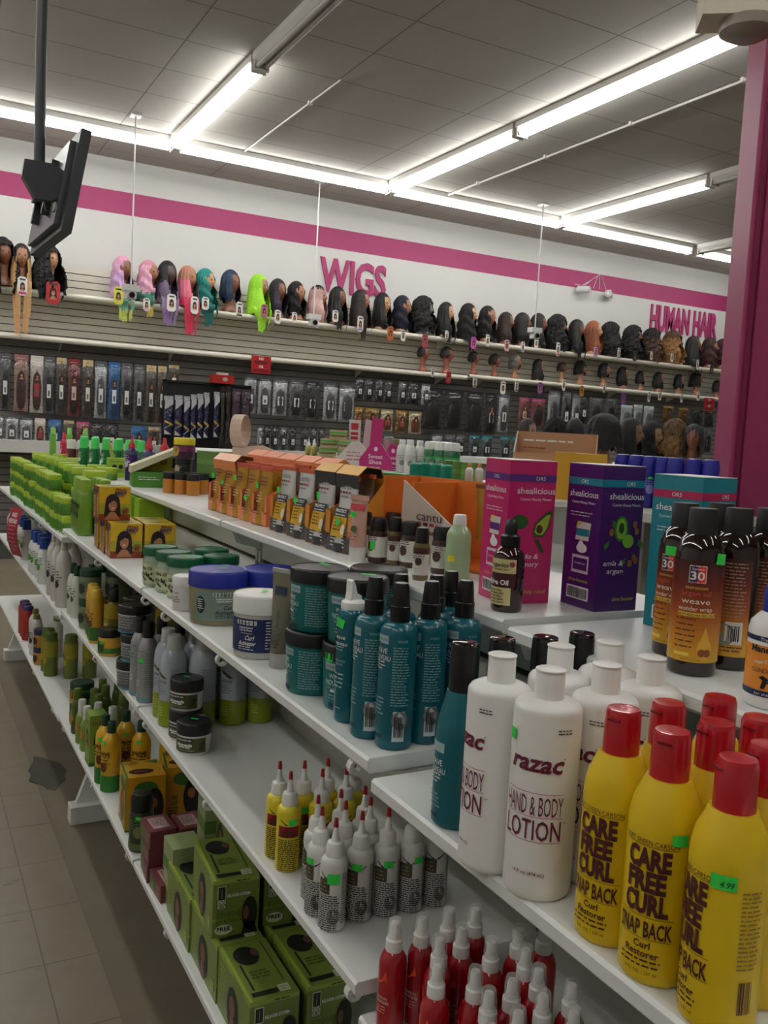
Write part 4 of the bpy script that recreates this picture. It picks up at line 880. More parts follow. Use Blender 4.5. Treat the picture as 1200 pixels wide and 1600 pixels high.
# scalp cream jars: a stack of two and one in front
x, y, _ = P(295, 1147, Z1, .037)
a_ = P(289, 1160, Z1, .037)
for (lx, lz, lab) in ((a_, 0, 'bottom of the pair stacked behind'), (a_, .0687, 'top of the pair stacked behind')):
    o = thing('alop', (lx[0], lx[1], Z1+lz), -42*D_, 'black-lidded scalp cream jar with olive label, '+lab, 'jar', 'black-lidded scalp cream jars')
    if lz: sticker(o, topf(.069), 'al', 0, 0, .015, .008)
o = thing('alop', P(302, 1182, Z1, .037), -40*D_, 'black-lidded scalp cream jar with olive label, single one nearest the shelf edge', 'jar', 'black-lidded scalp cream jars'); sticker(o, topf(.069), 'al2', 0, 0, .016, .008)
# grey sheen spray cans
for i, (px, py, lab) in enumerate([(274, 992, 'nearest the shelf edge'), (266, 982, 'behind the first at the edge'), (317, 993, 'in the second row'), (306, 984, 'second row, behind'), (366, 990, 'in the third row'), (352, 984, 'third row, behind'), (408, 990, 'at the back panel, shadowed')]):
    x, y, z = PT(px, py, Z1, .213); 
    o = thing('clear', (x, y, z), (-70+5*i)*D_, 'grey and green sheen spray can, '+lab, 'can', 'grey and green sheen spray cans')
    if i == 2: sticker(o, cylf(.0327, -.9), 'cs', 0, .140, .012, .020)
# silver bottles
for i, (px, py, lab) in enumerate([(234, 969, 'nearest the edge'), (221, 963, 'left, at the edge'), (260, 964, 'second row left'), (276, 966, 'second row right'), (300, 968, 'third row')]):
    o = thing('silver', PT(px, py, Z1, .205), -60*D_, 'silver bottle with tall black cap, '+lab, 'bottle', 'silver styling bottles')
    if i < 2: sticker(o, cylf(.0253, .1 if i == 0 else -.6), 'sv%d' % i, 0, .108, .014, .010)
# black-lidded grey jars stacked
x, y, z = P(205, 1081, Z1, .044)
for k, nm in enumerate(('bottom', 'middle', 'top')):
    thing('greyjar', (x+(0, .002, .035)[k], y+(0, .0, .05)[k], Z1+.0742*k) if k < 2 else (x+.0, y+.0, Z1+.1484), -50*D_, 'grey jar with glossy black lid, %s of the nearer stack by the silver bottles' % nm, 'jar', 'grey jars with glossy black lids')
for k, nm in enumerate(('bottom', 'middle', 'top')):
    thing('greyjar', (x+.035, y+.092, Z1+.0742*k), -50*D_, 'grey jar with glossy black lid, %s of the farther stack' % nm, 'jar', 'grey jars with glossy black lids')
# red spray bottles on the near lower shelf
RED = [(618, 1436), (644, 1477), (661, 1429), (702, 1420), (744, 1415), (688, 1462), (723, 1445), (684, 1504), (729, 1480), (769, 1466), (744, 1511), (781, 1491), (700, 1538), (728, 1572), (812, 1447), (823, 1478), (765, 1545), (802, 1525), (843, 1509), (811, 1575), (850, 1549), (875, 1494), (895, 1533), (898, 1575), (845, 1600), (770, 1605), (852, 1440), (693, 1585), (920, 1535), (935, 1575), (870, 1615), (660, 1560)]
pos = []
for i, (px, py) in enumerate(RED):
    x, y, z = PT(px, py, .775, .1405)
    if x < .538 or any(hypot(x-a, y-b) < .037 for a, b in pos) or y > .92: continue
    pos.append((x, y))
pos.sort(key=lambda p: (round(p[1]/.05), p[0]))
rows = {}
for p in pos: rows.setdefault(round(p[1]/.05), []).append(p)
rk = sorted(rows, reverse=True)
for ri, k in enumerate(rk):
    for j, (x, y) in enumerate(sorted(rows[k])):
        thing('red', (x, y, .775), (-75+5*(j % 4))*D_, 'red spray bottle, %s from the aisle in the %s row from the far end' % (ordn(j+1, 99), ordn(ri+1, 99)), 'spray bottle', 'red leave-in spray bottles', .93)
# ------------------------------------------------------------------ top shelf, near part
xp = (.824, 1.086); o = thing('sheap', (xp[0], xp[1], ZT), -8*D_, 'tall pink carton with an avocado picture', 'carton')
o = thing('sheau', (.9225, 1.006, ZT), -2*D_+.0, 'tall purple carton with green fruit picture', 'carton')
o = thing('sheat', (.966, .877, 1.271), 8*D_, 'tall teal carton behind the dark weave wrap bottles', 'carton')
o = thing('oil', P(790, 958, ZT, .0225), -75*D_, 'dark dropper bottle in front of the pink carton', 'bottle')
WV = [((1078, 1058), -50, 'nearest, with the orange label facing out'), ((1052, 1030), -80, 'left, half hidden behind the nearest'), ((1135, 1048), -163, 'third, showing its back label'), ((1182, 1042), -163, 'right, at the edge of the picture')]
for i, ((px, py), a, lab) in enumerate(WV):
    o = thing('weave', P(px, py, 1.271, .0268), a*D_, 'dark brown weave wrap bottle, '+lab, 'bottle', 'dark brown weave wrap bottles')
    if i == 0: sticker(o, cylf(.0270, .95), 'wv', 0, .131, .014, .012, rot=-.1)
    if i == 1: sticker(o, cylf(.0270, .1), 'wv1', 0, .128, .014, .011)
    if i > 1:
        m = MB(); n0 = 20; ff = cylf(.0273, 1.75 if i == 2 else 1.6); m.v = [ff(.0125*cos(2*pi*k/n0), .041+.0125*sin(2*pi*k/n0), .0008) for k in range(n0)]; m.face(list(range(n0)), mat('8d8d86', .3)); m.build('security_tag', o)
thing('weave', (.897, .770, 1.271), -163*D_, 'dark brown weave wrap bottle at the back, only its black cap in view', 'bottle', 'dark brown weave wrap bottles')
o = thing('tail', P(1205, 1112, 1.271, .028), -62*D_, 'white and orange detangler bottle with blue cap at the right edge', 'bottle'); sticker(o, cylf(.0283, .9), 'tl', 0, .064, .012, .012)
# trays of tubes
for i in range(5):
    y = 2.06+.088*i
    thing('trayp' if i in (3, 4) else 'trayp0', (.806, y, ZT), FRONTX+.12, 'peach tray of gold tubes, %s from the right of five' % ordn(i+1, 99), 'display tray', 'peach trays of gold tubes')
tr = _P['trayp0']
for i, (y, hd) in enumerate(((1.600, True), (1.705, True), (1.812, False), (1.918, False))):
    thing('trayd' if hd else 'trayd0', (.806, y, ZT), FRONTX+.10, 'grey and orange tray of white tubes, %s from the right of four' % ordn(i+1, 99), 'display tray', 'grey and orange trays of white tubes')
n_ = 0
for o in [q for q in COL.objects if q.parent is None and q.get('group') in ('peach trays of gold tubes', 'grey and orange trays of white tubes')]:
    ft = [c for c in o.children if c.name.startswith('tube')][0]; n_ += 1
    k = 'st%d' % (n_ % 4); sticker(o, flat(0, -.040, 0), k, -.006+.004*(n_ % 4), (.085, .098, .06, .105)[n_ % 4], .013, .014, rot=(-.5, .2, .8, 0)[n_ % 4])
# ------------------------------------------------------------------ simpler containers, farther along the run
def generic(key, name, r, h, body, cap, capr=.45, caph=.2, shape='bottle', lab=None, bands=(), trans=0, capname='cap', txt=None, coat=.3):
    def f():
        bm = mat(body, .3, var=.05, coat=coat); cm = mat(cap, .35); t = empty(name); hb = h*(1-caph); m = MB(); m2 = MB()
        if shape == 'bottle':
            m.lathe([(r*.9, 0), (r, h*.02), (r, hb*.80), (r*.9, hb*.88), (r*max(capr, .5)*1.15, hb*.97), (r*capr*.95, hb)], bm, 22)
            m2.lathe([(r*capr, hb), (r*capr*1.02, hb+.002), (r*capr*.95, h-.003), (r*capr*.8, h)], cm, 18)
        elif shape == 'can':
            m.lathe([(r*.95, 0), (r, .004), (r, hb-.008), (r*.9, hb)], bm, 22)
            m2.lathe([(r*capr, hb-.002), (r*capr, hb+(h-hb)*.7), (r*capr*.85, h*.99), (r*capr*.6, h)], cm, 20)
        elif shape == 'jar':
            m.lathe([(r*.9, 0), (r*.97, .003), (r*.98, hb*.93), (r*.93, hb)], bm, 24); m2.lathe([(r, hb-.002), (r, h-.003), (r*.95, h)], cm, 24)
        elif shape == 'tip':
            m.lathe([(r*.9, 0), (r, h*.02), (r, h*.60), (r*.85, h*.68), (r*.5, h*.73)], bm, 22); m2.lathe([(r*.55, h*.72), (r*.55, h*.80), (r*.25, h*.86), (r*.12, h)], cm, 16)
        b = m.build('body', t); m2.build(capname, t)
        d = Draw(cylf(r*1.012))
        for (z0, z1, c) in bands: d.rect(-r*2.4, z0*h, r*2.4, z1*h, mat(c, .4), 1, nx=14)
        if lab: d.lines(-r*.8, r*.8, h*.55, 4, h*.045, mat(lab, .5), 4); d.ell(0, h*.36, r*.45, r*.5, mat(lab, .5), 3, 10)
        if txt: d.text(txt[0], 0, h*txt[2], r*.42, mat(txt[1], .5), w=r*1.6, k=5, bold=.02)
        if d.a.f or d.t.f: d.done(b)
        return t
    BUILD[key] = f
def genbox(key, name, X, Yd, H, col, top=None, bands=(), pic=True, txt=None, lid=None):
    def f():
        t = empty(name); m = MB(); m.box(-X/2, -Yd/2, 0, X/2, Yd/2, H, mat(col, .45, var=.06)); m.build('carton', t)
        for ang, w, s_ in ((0, X, Yd), (-pi/2, Yd, X)):
            d = Draw(flat(s_/2*sin(ang), -s_/2*cos(ang), 0, ang))
            for (z0, z1, c) in bands: d.rect(-w/2, z0*H, w/2, z1*H, mat(c, .45), 1)
            if pic: portrait(d, 0, H*.56, min(w, H)*.55)
            if txt: d.text(txt[0], 0, H*txt[2], min(H*.14, w*.2), mat(txt[1], .5), w=w*.7, k=8, bold=.02)
            if d.a.f or d.t.f: d.done(t, 'printed_panel')
        if top: d = Draw(topf(H)); d.rect(-X/2, -Yd/2, X/2, Yd/2, mat(top, .45)); d.done(t, 'top_print')
        return t
    BUILD[key] = f
LI = 'a3bd2a'
generic('limejar_s', 'lime_gel_jar', .030, .066, '5f9238', LI, 1, .3, 'jar', lab='4e8a1e')
generic('limejar_l', 'lime_gel_tub', .045, .078, '659a3c', LI, 1, .3, 'jar', lab='4e8a1e')
generic('limebot', 'lime_shampoo_bottle', .026, .195, '6a9426', '8fb23e', .75, .22, 'bottle', lab='20301a', txt=('OLIVE', '1c2a14', .52))
generic('whitetall', 'white_lotion_bottle', .029, .25, 'cfcbc2', 'b9b4aa', .45, .12, 'bottle', lab='2e2a28')
generic('gwb', 'olive_lotion_bottle', .020, .185, 'd3d3c6', '16402c', .55, .2, 'bottle', lab='2c5a30')
generic('dgl', 'dark_green_lidded_jar', .036, .10, '74805e', '0e3d28', 1, .22, 'jar', lab='2c3224')
generic('orangetube', 'mayonnaise_bottle', .022, .17, 'c99a2c', 'd9b23a', .8, .15, 'can', lab='6b3a14', bands=((.05, .3, '3a6b2a'),))
generic('oliveyb', 'olive_hair_oil_bottle', .028, .18, '6d6a1e', '151515', .55, .22, 'bottle', lab='b0a04a', bands=((.5, .75, 'a9901f'),))
generic('yeljar', 'yellow_styling_jar', .034, .080, 'd9a52c', '141414', 1, .28, 'jar', bands=((.1, .3, '3d7a2e'),), lab='2d4a1c')
generic('bluecap', 'white_bottle_with_blue_cap', .030, .20, 'dcdcd8', '1f3f8c', .7, .25, 'bottle', lab='4e8a3e')
generic('redblock', 'red_styling_bottle', .030, .17, 'a01c1c', '3a2a5c', .8, .14, 'can')
generic('whitebot', 'white_shampoo_bottle', .030, .19, 'c9c6be', '7a7a3a', .5, .12, 'bottle', lab='3a3a3a')
generic('navyjar', 'orange_jar_with_navy_lid', .034, .08, 'b5812c', '24264a', 1, .28, 'jar', lab='3a2214')
generic('olivecan', 'olive_oil_spray_can', .030, .19, '5d6b1a', '4f611c', .9, .15, 'can', lab='a8922c', bands=((.45, .8, '8c8522'),))
generic('sungreen', 'green_gel_tub_with_sunflower', .042, .078, '4f9426', '11351f', 1, .26, 'jar', lab='b8902a', bands=((.3, .62, '27401c'),))
generic('olvbot', 'dark_olive_lotion_bottle', .021, .16, '4a5a1e', '5a6b22', .7, .25, 'bottle', lab='8a8a3a')
generic('clrcap', 'olive_spray_bottle_with_clear_cap', .021, .150, '7d9a3c', 'c9ccc6', .65, .3, 'bottle', lab='c98a3c')
generic('ygbot', 'yellow_green_shampoo_bottle', .029, .208, 'd0a31a', '0f3d26', .45, .16, 'bottle', bands=((0, .24, '2c7a2c'),), lab='5a2a14', txt=('OLIVE', '3a2a14', .56))
generic('darkcan', 'dark_green_oil_bottle', .031, .150, '2a3a1c', '10140f', .92, .3, 'can', lab='6b7a4a', bands=((.04, .16, '5a6b3a'),))
generic('purple', 'purple_moisturizer_bottle', .027, .19, '3f1d63', 'c01c2c', .75, .2, 'tip', lab='c9b0d9', bands=((.58, .66, '4d5a6b'),), txt=('8', 'e0d0e8', .42))
generic('greensp', 'green_hair_spray_bottle', .022, .165, '14703a', '52d86a', .85, .32, 'can', lab='c0e0c8')
generic('limetube', 'tall_lime_tube', .018, .19, '6fae3c', '8ed070', .75, .2, 'can')
generic('redtube', 'pink_red_bottle', .020, .165, 'c01848', 'd83a5c', .5, .22, 'bottle', lab='e8c0c8')
generic('brownwh', 'brown_jar_with_white_lid', .026, .135, '4a2a1e', 'd9d6d0', .95, .35, 'can', lab='b06a4a')
generic('amber', 'amber_gel_jar', .022, .070, 'c07a1c', '17181c', .95, .28, 'jar', coat=.5)
generic('yellid', 'purple_tub_with_yellow_lid', .038, .075, '3d2238', 'd9c81a', 1, .3, 'jar', lab='c0a040', bands=((.35, .6, '7a2a5a'),))
generic('blklid', 'black_hair_wax_tub', .030, .055, '2a2420', '14161c', 1, .3, 'jar', lab='b0a890')
generic('coco', 'coconut_oil_bottle', .0185, .084, '3b1f14', '0e0d0d', .9, .3, 'can', coat=.5, lab='4a2a20', bands=((.12, .58, 'd2d0c6'),))
generic('coco2', 'argan_oil_bottle', .0135, .088, '6b5a2a', '0e0d0d', .85, .3, 'can', coat=.5, lab='4a3020', bands=((.1, .5, 'cac9bf'), (.5, .62, '4a2a26')))
generic('astr', 'green_astringent_bottle', .0215, .110, '9bb48a', 'dcdcd2', .55, .16, 'bottle', bands=((.25, .37, '9db88c'),), coat=.5)
generic('whiteb', 'white_cream_bottle', .030, .19, 'd3d3cd', 'dedede', .6, .14, 'bottle', lab='8a8a88')
generic('mauve', 'mauve_conditioner_tube', .030, .20, 'a0707a', '8a8a86', .95, .1, 'can', lab='c9a0a8')
generic('beigeb', 'beige_conditioner_bottle', .030, .19, 'b3a684', '6b5a2c', .9, .18, 'can', lab='5a4a30', txt=('OILS', '4a3a2a', .6))
generic('medgreen', 'green_bottle_with_white_dome_cap', .040, .19, '13603a', 'd5d8d2', .95, .2, 'can', lab='c0d8c0', bands=((.55, .62, '2ea050'),))
generic('greycap', 'grey_bottle_with_turquoise_cap', .036, .16, 'a9adad', '0c8a72', .6, .25, 'bottle', lab='7a7d7d')
generic('navycap', 'navy_spray_can', .031, .17, '2a2a86', '23248c', .97, .45, 'can', lab='8a8ac0')
generic('whtip', 'small_white_dropper_bottle', .014, .09, 'dcdad4', 'c98a3c', .5, .2, 'bottle')
generic('goldtip', 'gold_oil_bottle_with_white_tip', .022, .16, 'a8a05a', 'dcdcd8', .6, .2, 'tip', lab='5a5a2a')
genbox('lime', 'lime_display_box', .13, .06, .085, '9cbf3c', pic=False)
genbox('limecarton', 'lime_carton', .085, .07, .143, '8fb52a', pic=False)
genbox('smallgreen', 'green_relaxer_carton', .055, .07, .165, '7c9c3a', txt=('OLIVE', '8a3a1c', .85), bands=((0, .08, '4a6b22'),))
genbox('beige', 'beige_soap_carton', .145, .09, .055, 'b9ad82', pic=False, bands=((.6, .8, '4fae4a'), (.25, .5, '857a50')), txt=('SOAP', '4a4428', .3))
genbox('greenwoman', 'green_carton_with_portrait', .13, .09, .10, '3f7c34', bands=((.0, .1, '2c5a28'),))
genbox('olivebox', 'olive_carton', .10, .08, .09, '5d8038', pic=False, bands=((.5, .7, '6f9448'),))
genbox('yellowbox', 'mustard_carton', .13, .09, .07, 'c99a2a', pic=False)
n_thing = {}
def G(kind, loc, lab, cat, group=None, rz=FRONTX+.4, sc=1.0): return thing(kind, loc, rz, lab, cat, group, sc)
Y1, Y2, Y0 = .787, 1.075, .40
# lime green jars and bottles on the far middle shelf
gr = 'small lime gel jars along the shelf edge'; k = 0
for row, (x, y0, n, kind, lv, st) in enumerate(((.556, 3.50, 5, 'limejar_s', 2, .066), (.562, 3.90, 6, 'limejar_s', 3, .066), (.560, 4.40, 5, 'limejar_s', 3, .066), (.565, 4.85, 9, 'limejar_s', 3, .066))):
    for i in range(n):
        for j in range(lv if not (row == 0 and i < 1) else 1):
            G(kind, (x+random.uniform(-.006, .006), y0+.068*i, Y2+.0668*j), 'small lime gel jar, %s level, %s along the edge in the %s cluster' % (('bottom', 'second', 'third')[j], ordn(i+1, 99), ('near', 'middle', 'far', 'farthest')[row]), 'jar', gr)
lj = [random.uniform(-.009, .009) for _ in range(9)]
for i in range(9):
    for j in range((3, 3, 3, 3, 3, 3, 3, 3, 3)[i]):
        G('limejar_l', (.665+lj[i], 3.62+.20*i+lj[i]*.5, Y2+.0788*j), 'wide lime gel tub, %s level of the %s front stack' % (('bottom', 'second', 'third', 'top')[j], ordn(i+1, 99)), 'tub', 'stacked wide lime gel tubs')
        if i < 8 and (j < 2 or i % 3): G('limejar_l', (.764, 3.67+.20*i, Y2+.0788*j), 'wide lime gel tub, %s level of the %s rear stack' % (('bottom', 'second', 'third', 'top')[j], ordn(i+1, 99)), 'tub', 'stacked wide lime gel tubs')
for i, (px, py) in enumerate([(137, 756), (131, 753), (126, 750), (121, 747)]):
    G('limebot', (.560+.003*i, 3.19-.0+.058*i, Z2 if i < 4 else Y2), 'tall lime shampoo bottle, %s from the near end of the edge row' % ordn(i+1, 99), 'bottle', 'tall lime shampoo bottles', FRONTX-.1)
for i in range(3): G('limebot', (.625, 3.185+.06*i, Z2), 'tall lime shampoo bottle, %s in the second row' % ordn(i+1, 99), 'bottle', 'tall lime shampoo bottles')
for i in range(3): G('limecarton', (.745, 3.04+.115*i, Z2), 'lime carton standing behind the lime bottles, %s from the near end' % ordn(i+1, 99), 'carton', 'lime cartons', 0)
# red hanging sign on the shelf edge
sg = empty('hanging_sign', (.508, 4.70, 1.056), -pi/2+.35)
m = MB(); ns = 10; rd = mat('9c1c30', .35)
for i in range(ns):
    za, zb = -.24*i/ns, -.24*(i+1)/ns; ya, yb = -.03*sin(i*pi/ns), -.03*sin((i+1)*pi/ns)
    m.v += [(-.055, ya, za), (.055, ya, za), (.055, yb, zb), (-.055, yb, zb)]; n0 = len(m.v); m.face([n0-4, n0-3, n0-2, n0-1], rd)
b = m.build('sign_sheet', sg); d = Draw(lambda u, v, o: (u, -.03*sin(-v/.24*pi)-o-.001, v)); d.text('NO', 0, -.035, .022, WHITE, w=.05, k=4, bold=.03); d.text('REFUND', 0, -.065, .02, WHITE, w=.08, k=4, bold=.03)
for i in range(7): d.lines(-.04, .04, -.09-.02*i, 1, .012, mat('d9a0a8', .5), 4)
d.done(b); tag(sg, 'curled dark red paper sign hanging from the shelf edge', 'sign')
# upper-left top shelf
for i, (x, y) in enumerate([(.76, 4.40), (.80, 4.34), (.84, 4.28), (.88, 4.22), (.80, 4.60), (.84, 4.54), (.88, 4.48), (.93, 4.42), (.92, 4.16), (.96, 4.10), (.98, 4.3)]):
    G('greensp', (x, y, 1.26), 'green hair spray bottle with light green cap, %s in the cluster' % ordn(i+1, 99), 'bottle', 'green hair spray bottles on the far top shelf')
for i in range(3): G('brownwh', (.80+.05*i, 5.02-.04*i, 1.26), 'brown bottle with wide white cap, %s from the left' % ordn(i+1, 99), 'bottle', 'brown bottles with wide white caps')
for i in range(3): G('limetube', (.77+.09*i, 5.45, 1.26), 'tall lime tube behind the lime jars, %s from the left' % ordn(i+1, 99), 'tube', 'tall lime tubes')
G('redtube', (.80, 5.25, 1.26), 'pink-red bottle at far left of the top shelf', 'bottle')
o = G('lime', (.862, 4.03, 1.26), 'lime display box with three black circles and a raised flap', 'display box', None, -.25)
d = Draw(flat(0, -.031, 0)); 
for i in range(3): d.ell(-.03+.026*i, .048, .010, .010, INK, 3)
d.lines(-.05, .05, .07, 1, .006, INK, 3); d.lines(-.05, .05, .03, 2, .006, INK, 3); d.done(o)
m = MB(); m.prism([(-.05, .085), (-.065, .16), (-.055, .16), (-.03, .085)], 'y', .0, .002, mat('a9b85a', .5)); m.build('raised_flap', o)
for i, (x, y) in enumerate([(.865, 3.86), (.92, 3.80), (.97, 3.74), (.90, 3.70), (.95, 3.64)]):
    G('purple', (x, y, 1.26), 'purple bottle with red pointed cap, %s of five on the top shelf' % ordn(i+1, 99), 'bottle', 'purple bottles with red pointed caps')
# kids relaxer display
kx = empty('relaxer_display_box', (.835, 3.27, ZT+.001), -.12)
gm = mat('4f8f2e', .45); wm = mat('cfc8a8', .6); m = MB(); m.box(-.10, -.05, 0, .10, .05, .055, gm); m.build('carton', kx)
m = MB(); m.prism([(-.10, .055), (.10, .055), (.10, .15)], 'y', .044, .050, mat('b8a83a', .5)); m.prism([(-.105, .05), (.10, .145), (.10, .165), (-.105, .075)], 'y', -.05, .05, wm); m.build('sloped_flap', kx)
d = Draw(flat(0, -.0505, 0)); portrait(d, .075, .031, .030, '8a5636'); d.lines(-.08, .0, .035, 2, .008, WHITE, 3); d.fr_(flat(0, .0435, 0)); portrait(d, .075, .105, .05, 'a9704e'); d.ell(.02, .09, .014, .014, mat('8a6a3a', .5), 3); d.done(kx)
tag(kx, 'green and yellow relaxer display box with a sloping cream flap', 'display box')
for i in range(3):
    G('amber', (.80+.028*i, 3.00-.045*i, ZT), 'amber gel jar with black lid, %s from the left' % ordn(i+1, 99), 'jar', 'amber gel jars')
    G('amber', (.85+.028*i, 3.06-.045*i, ZT), 'amber gel jar with black lid, %s in the row behind' % ordn(i+1, 99), 'jar', 'amber gel jars')
G('blklid', (.885, 3.13, ZT+.0705*0), 'small black wax tub behind the amber jars', 'tub'); G('blklid', (.885, 3.13, ZT+.0555), 'small black wax tub stacked on the one behind the amber jars', 'tub'); G('yellid', (.885, 3.13, ZT+.111), 'purple tub with yellow lid on top of the black tubs', 'tub')
G('blklid', (.96, 3.02, ZT), 'black wax tub right of the yellow-lidded tub', 'tub'); G('olivebox', (.965, 3.02, ZT+.0555), 'dark green carton lying on a black tub', 'carton')
# second row of peach cartons and the tall cantu header
for i in range(5):
    x, y = .915, 2.42-.12*i
    t = empty('tube_display_tray', (x, y, ZT), FRONTX+.12); m = MB(); om = mat('dd8457', .45, var=.06)
    m.box(-.045, -.03, 0, .045, .035, .12, om); m.prism([(-.03, .12), (.035, .12), (.035, .15), (.0, .175), (-.03, .16)], 'x', -.045, .045, om); m.build('tray', t)
    d = Draw(flat(0, -.0305, 0)); d.text('cantu', 0, .145, .010, mat('8a3a1c', .5), w=.03); d.lines(-.03, .03, .10, 4, .012, mat('b8562c', .5), 3); d.done(t)
    tag(t, 'closed peach tube carton in the row behind, %s from the left' % ordn(i+1, 99), 'carton', 'closed peach cartons behind the trays')
hd = empty('display_header', (.992, 2.74, ZT+.001), FRONTX+.45); hd.scale = (.84, .84, .84); pe = mat('cfb5a2', .5)
m = MB(); m.prism([(-.10, 0), (.36, 0), (.36, .10), (.26, .165), (.06, .215), (-.10, .20)], 'y', 0, .003, pe); m.build('header_card', hd)
m = MB(); n = 16; prev = None
for i in range(n+1):
    a = -pi/2+2*pi*i/n; p = (.028*cos(a)*1.0, .265+.055*sin(a)*1.15)
    if prev:
        m.v += [(-.09, prev[0], prev[1]), (-.03, prev[0], prev[1]), (-.03, p[0], p[1]), (-.09, p[0], p[1])]; q = len(m.v); m.face([q-4, q-3, q-2, q-1], pe)
    prev = p
m.build('paper_loop', hd)
d = Draw(flat(0, 0, 0)); d.text('cantu', .14, .155, .030, mat('3a1c1c', .5), w=.12, k=3); d.rect(.085, .128, .20, .137, mat('9c1c28', .5)); d.lines(.09, .2, .11, 1, .012, mat('c9563c', .5), 3); d.done(hd)
tag(hd, 'tall peach display header card with a curled paper loop, with dark lowercase lettering', 'display card')
# big orange case with the cantu side panel
cs = empty('display_case', (.938, 1.435, ZT+.001), FRONTX+.22); om = mat('d9772c', .45, var=.04); gy2 = mat('c9b8aa', .5)
m = MB(); m.box(-.17, .06, 0, .17, .064, .155, om); m.box(-.17, -.06, 0, -.166, .06, .155, om); m.box(-.06, -.06, 0, -.056, .06, .15, om); m.box(.166, -.06, 0, .17, .06, .145, mat('df8660', .45)); m.box(-.17, -.06, 0, .17, .06, .004, om); m.build('tray', cs)
m = MB(); m.prism([(-.085, 0), (.06, 0), (.06, .075), (-.080, .152)], 'y', -.064, -.061, gy2); m.build('front_panel', cs)
d = Draw(flat(0, -.0645, 0)); d.text('cantu', -.004, .088, .017, mat('3a2422', .5), w=.068, k=3)
for i in range(4): d.rect(-.036+.017*i, .070, -.024+.017*i, .076, mat(['9c1c28', '5a1c1c', '9c1c28', 'c03a2c'][i], .5))
d.text('shea butter', .0, .059, .009, mat('3a2422', .5), w=.055, k=3, bold=.02); d.done(sub(cs, 'front_panel'))
tag(cs, 'long orange display case with a pale sloping panel', 'display case')
for i in range(3):
    t = empty('cream_sachet', (.945-.010*i+.02, 1.36-.045*i, ZT+.05), FRONTX+.3); m = MB(); crimp(m, .062, .022, .10, mat('b5812c', .3, metal=.4, var=.15)); m.build('sachet', t); m = MB(); m.box(-.034, -.0016, .098, .034, .0016, .106, mat('7a4a1c', .3, metal=.3)); m.build('sealed_edge', t)
    tag(t, 'gold cream sachet standing in the orange display case, %s from the left' % ordn(i+1, 99), 'sachet', 'gold sachets in the orange case')
# clear-capped peach tube and small bottles in front of the case
t = empty('lotion_tube', (.752, 1.475, ZT), FRONTX+.4); m = MB(); m.lathe([(.016, 0), (.016, .028)], mat('d8d4cc', .3), 18); m.build('cap', t); m = MB(); crimp(m, .038, .034, .088, mat('c99c8a', .25, coat=.4), .028); b = m.build('tube', t)
m = MB(); m.box(-.020, -.003, .114, .020, .003, .124, mat('c99c8a', .25)); m.build('crimped_end', t); d = Draw(lambda u, v, o_: (u, -.0195*(1-.93*min(1, max(0, v-.028)/.088))-o_-.001, v)); d.rect(-.017, .096, .017, .108, mat('c83a48', .4), 2, nx=1); d.ell(0, .062, .007, .006, mat('4a5a2a', .5)); d.lines(-.014, .014, .052, 3, .005, mat('9a5a4a', .5)); d.done(b)
sticker(t, flat(0, -.012, 0), 'ltb', -.004, .088, .012, .010); tag(t, 'peach lotion tube with pale cap beside the grey and orange trays', 'tube')
CB = [('coco2', 656, 908, 'argan oil bottle nearest the shelf edge with a brown band'), ('coco', 688, 898, 'small dark oil bottle right of the argan bottle'), ('coco', 589, 880, 'dark oil bottle with a white label and green sticker'), ('coco2', 616, 884, 'thin gold oil bottle between two dark ones'),
      ('coco2', 569, 872, 'thin dark oil bottle touching the peach tube'), ('coco', 638, 888, 'dark oil bottle behind the argan bottle'), ('coco', 612, 868, 'dark oil bottle in the second row, middle'), ('coco', 660, 876, 'dark oil bottle in the second row, right'), ('coco', 583, 862, 'dark oil bottle in the second row, left')]
for i, (kd, px, py, lab) in enumerate(CB):
    o = G(kd, P(px, py, ZT, .014 if kd == 'coco2' else .0185), lab, 'bottle', 'small dark oil bottles with black caps', -50*D_-.2*(i % 3))
    if i == 2: sticker(o, cylf(.0189, .2), 'cbs', 0, .032, .010, .016)
o = G('astr', P(713, 907, ZT, .0215), 'pale green astringent bottle with white cap beside the pink carton', 'bottle', None, -.6); sticker(o, cylf(.0219, -.5), 'ast', 0, .036, .013, .010, m=mat('e0d020', .5))
# ---- lower shelf, far part
gl = 'bottles on the lower shelf of the third unit'
LOW = [('whitetall', .545, 3.55, Y1), ('whitetall', .552, 3.68, Y1), ('whitetall', .552, 3.80, Y1), ('whitetall', .60, 3.62, Y1), ('whitetall', .61, 3.75, Y1), ('whitetall', .66, 3.58, Y1), ('whitetall', .70, 3.70, Y1)]
for i, (k_, x, y, z) in enumerate(LOW): G(k_, (x, y, z), 'tall off-white bottle with a dark leaf mark, %s of the group under the lime jars' % ordn(i+1, 99), 'bottle', 'tall off-white bottles')
for i, (x, y) in enumerate([(.545, 3.30), (.548, 3.24), (.60, 3.26), (.60, 3.18), (.65, 3.30), (.66, 3.2)]): G('gwb', (x, y, Z1), 'olive print lotion bottle with dark green cap, %s of six' % ordn(i+1, 99), 'bottle', 'olive lotion bottles with dark green caps')
for j in range(2):
    for i, (x, y) in enumerate([(.563, 3.07), (.645, 3.05), (.72, 3.12)]): G('dgl', (x, y, Z1+.1005*j), 'jar with dark green lid, %s of the %s stack on the lower shelf' % (('bottom', 'top')[j], ordn(i+1, 99)), 'jar', 'stacked jars with dark green lids')
for i in range(3): G('orangetube', (.545+.004*i, 2.86+.052*i, Z1), 'orange-yellow bottle with green base, %s from the near end' % ordn(i+1, 99), 'bottle', 'orange-yellow bottles')
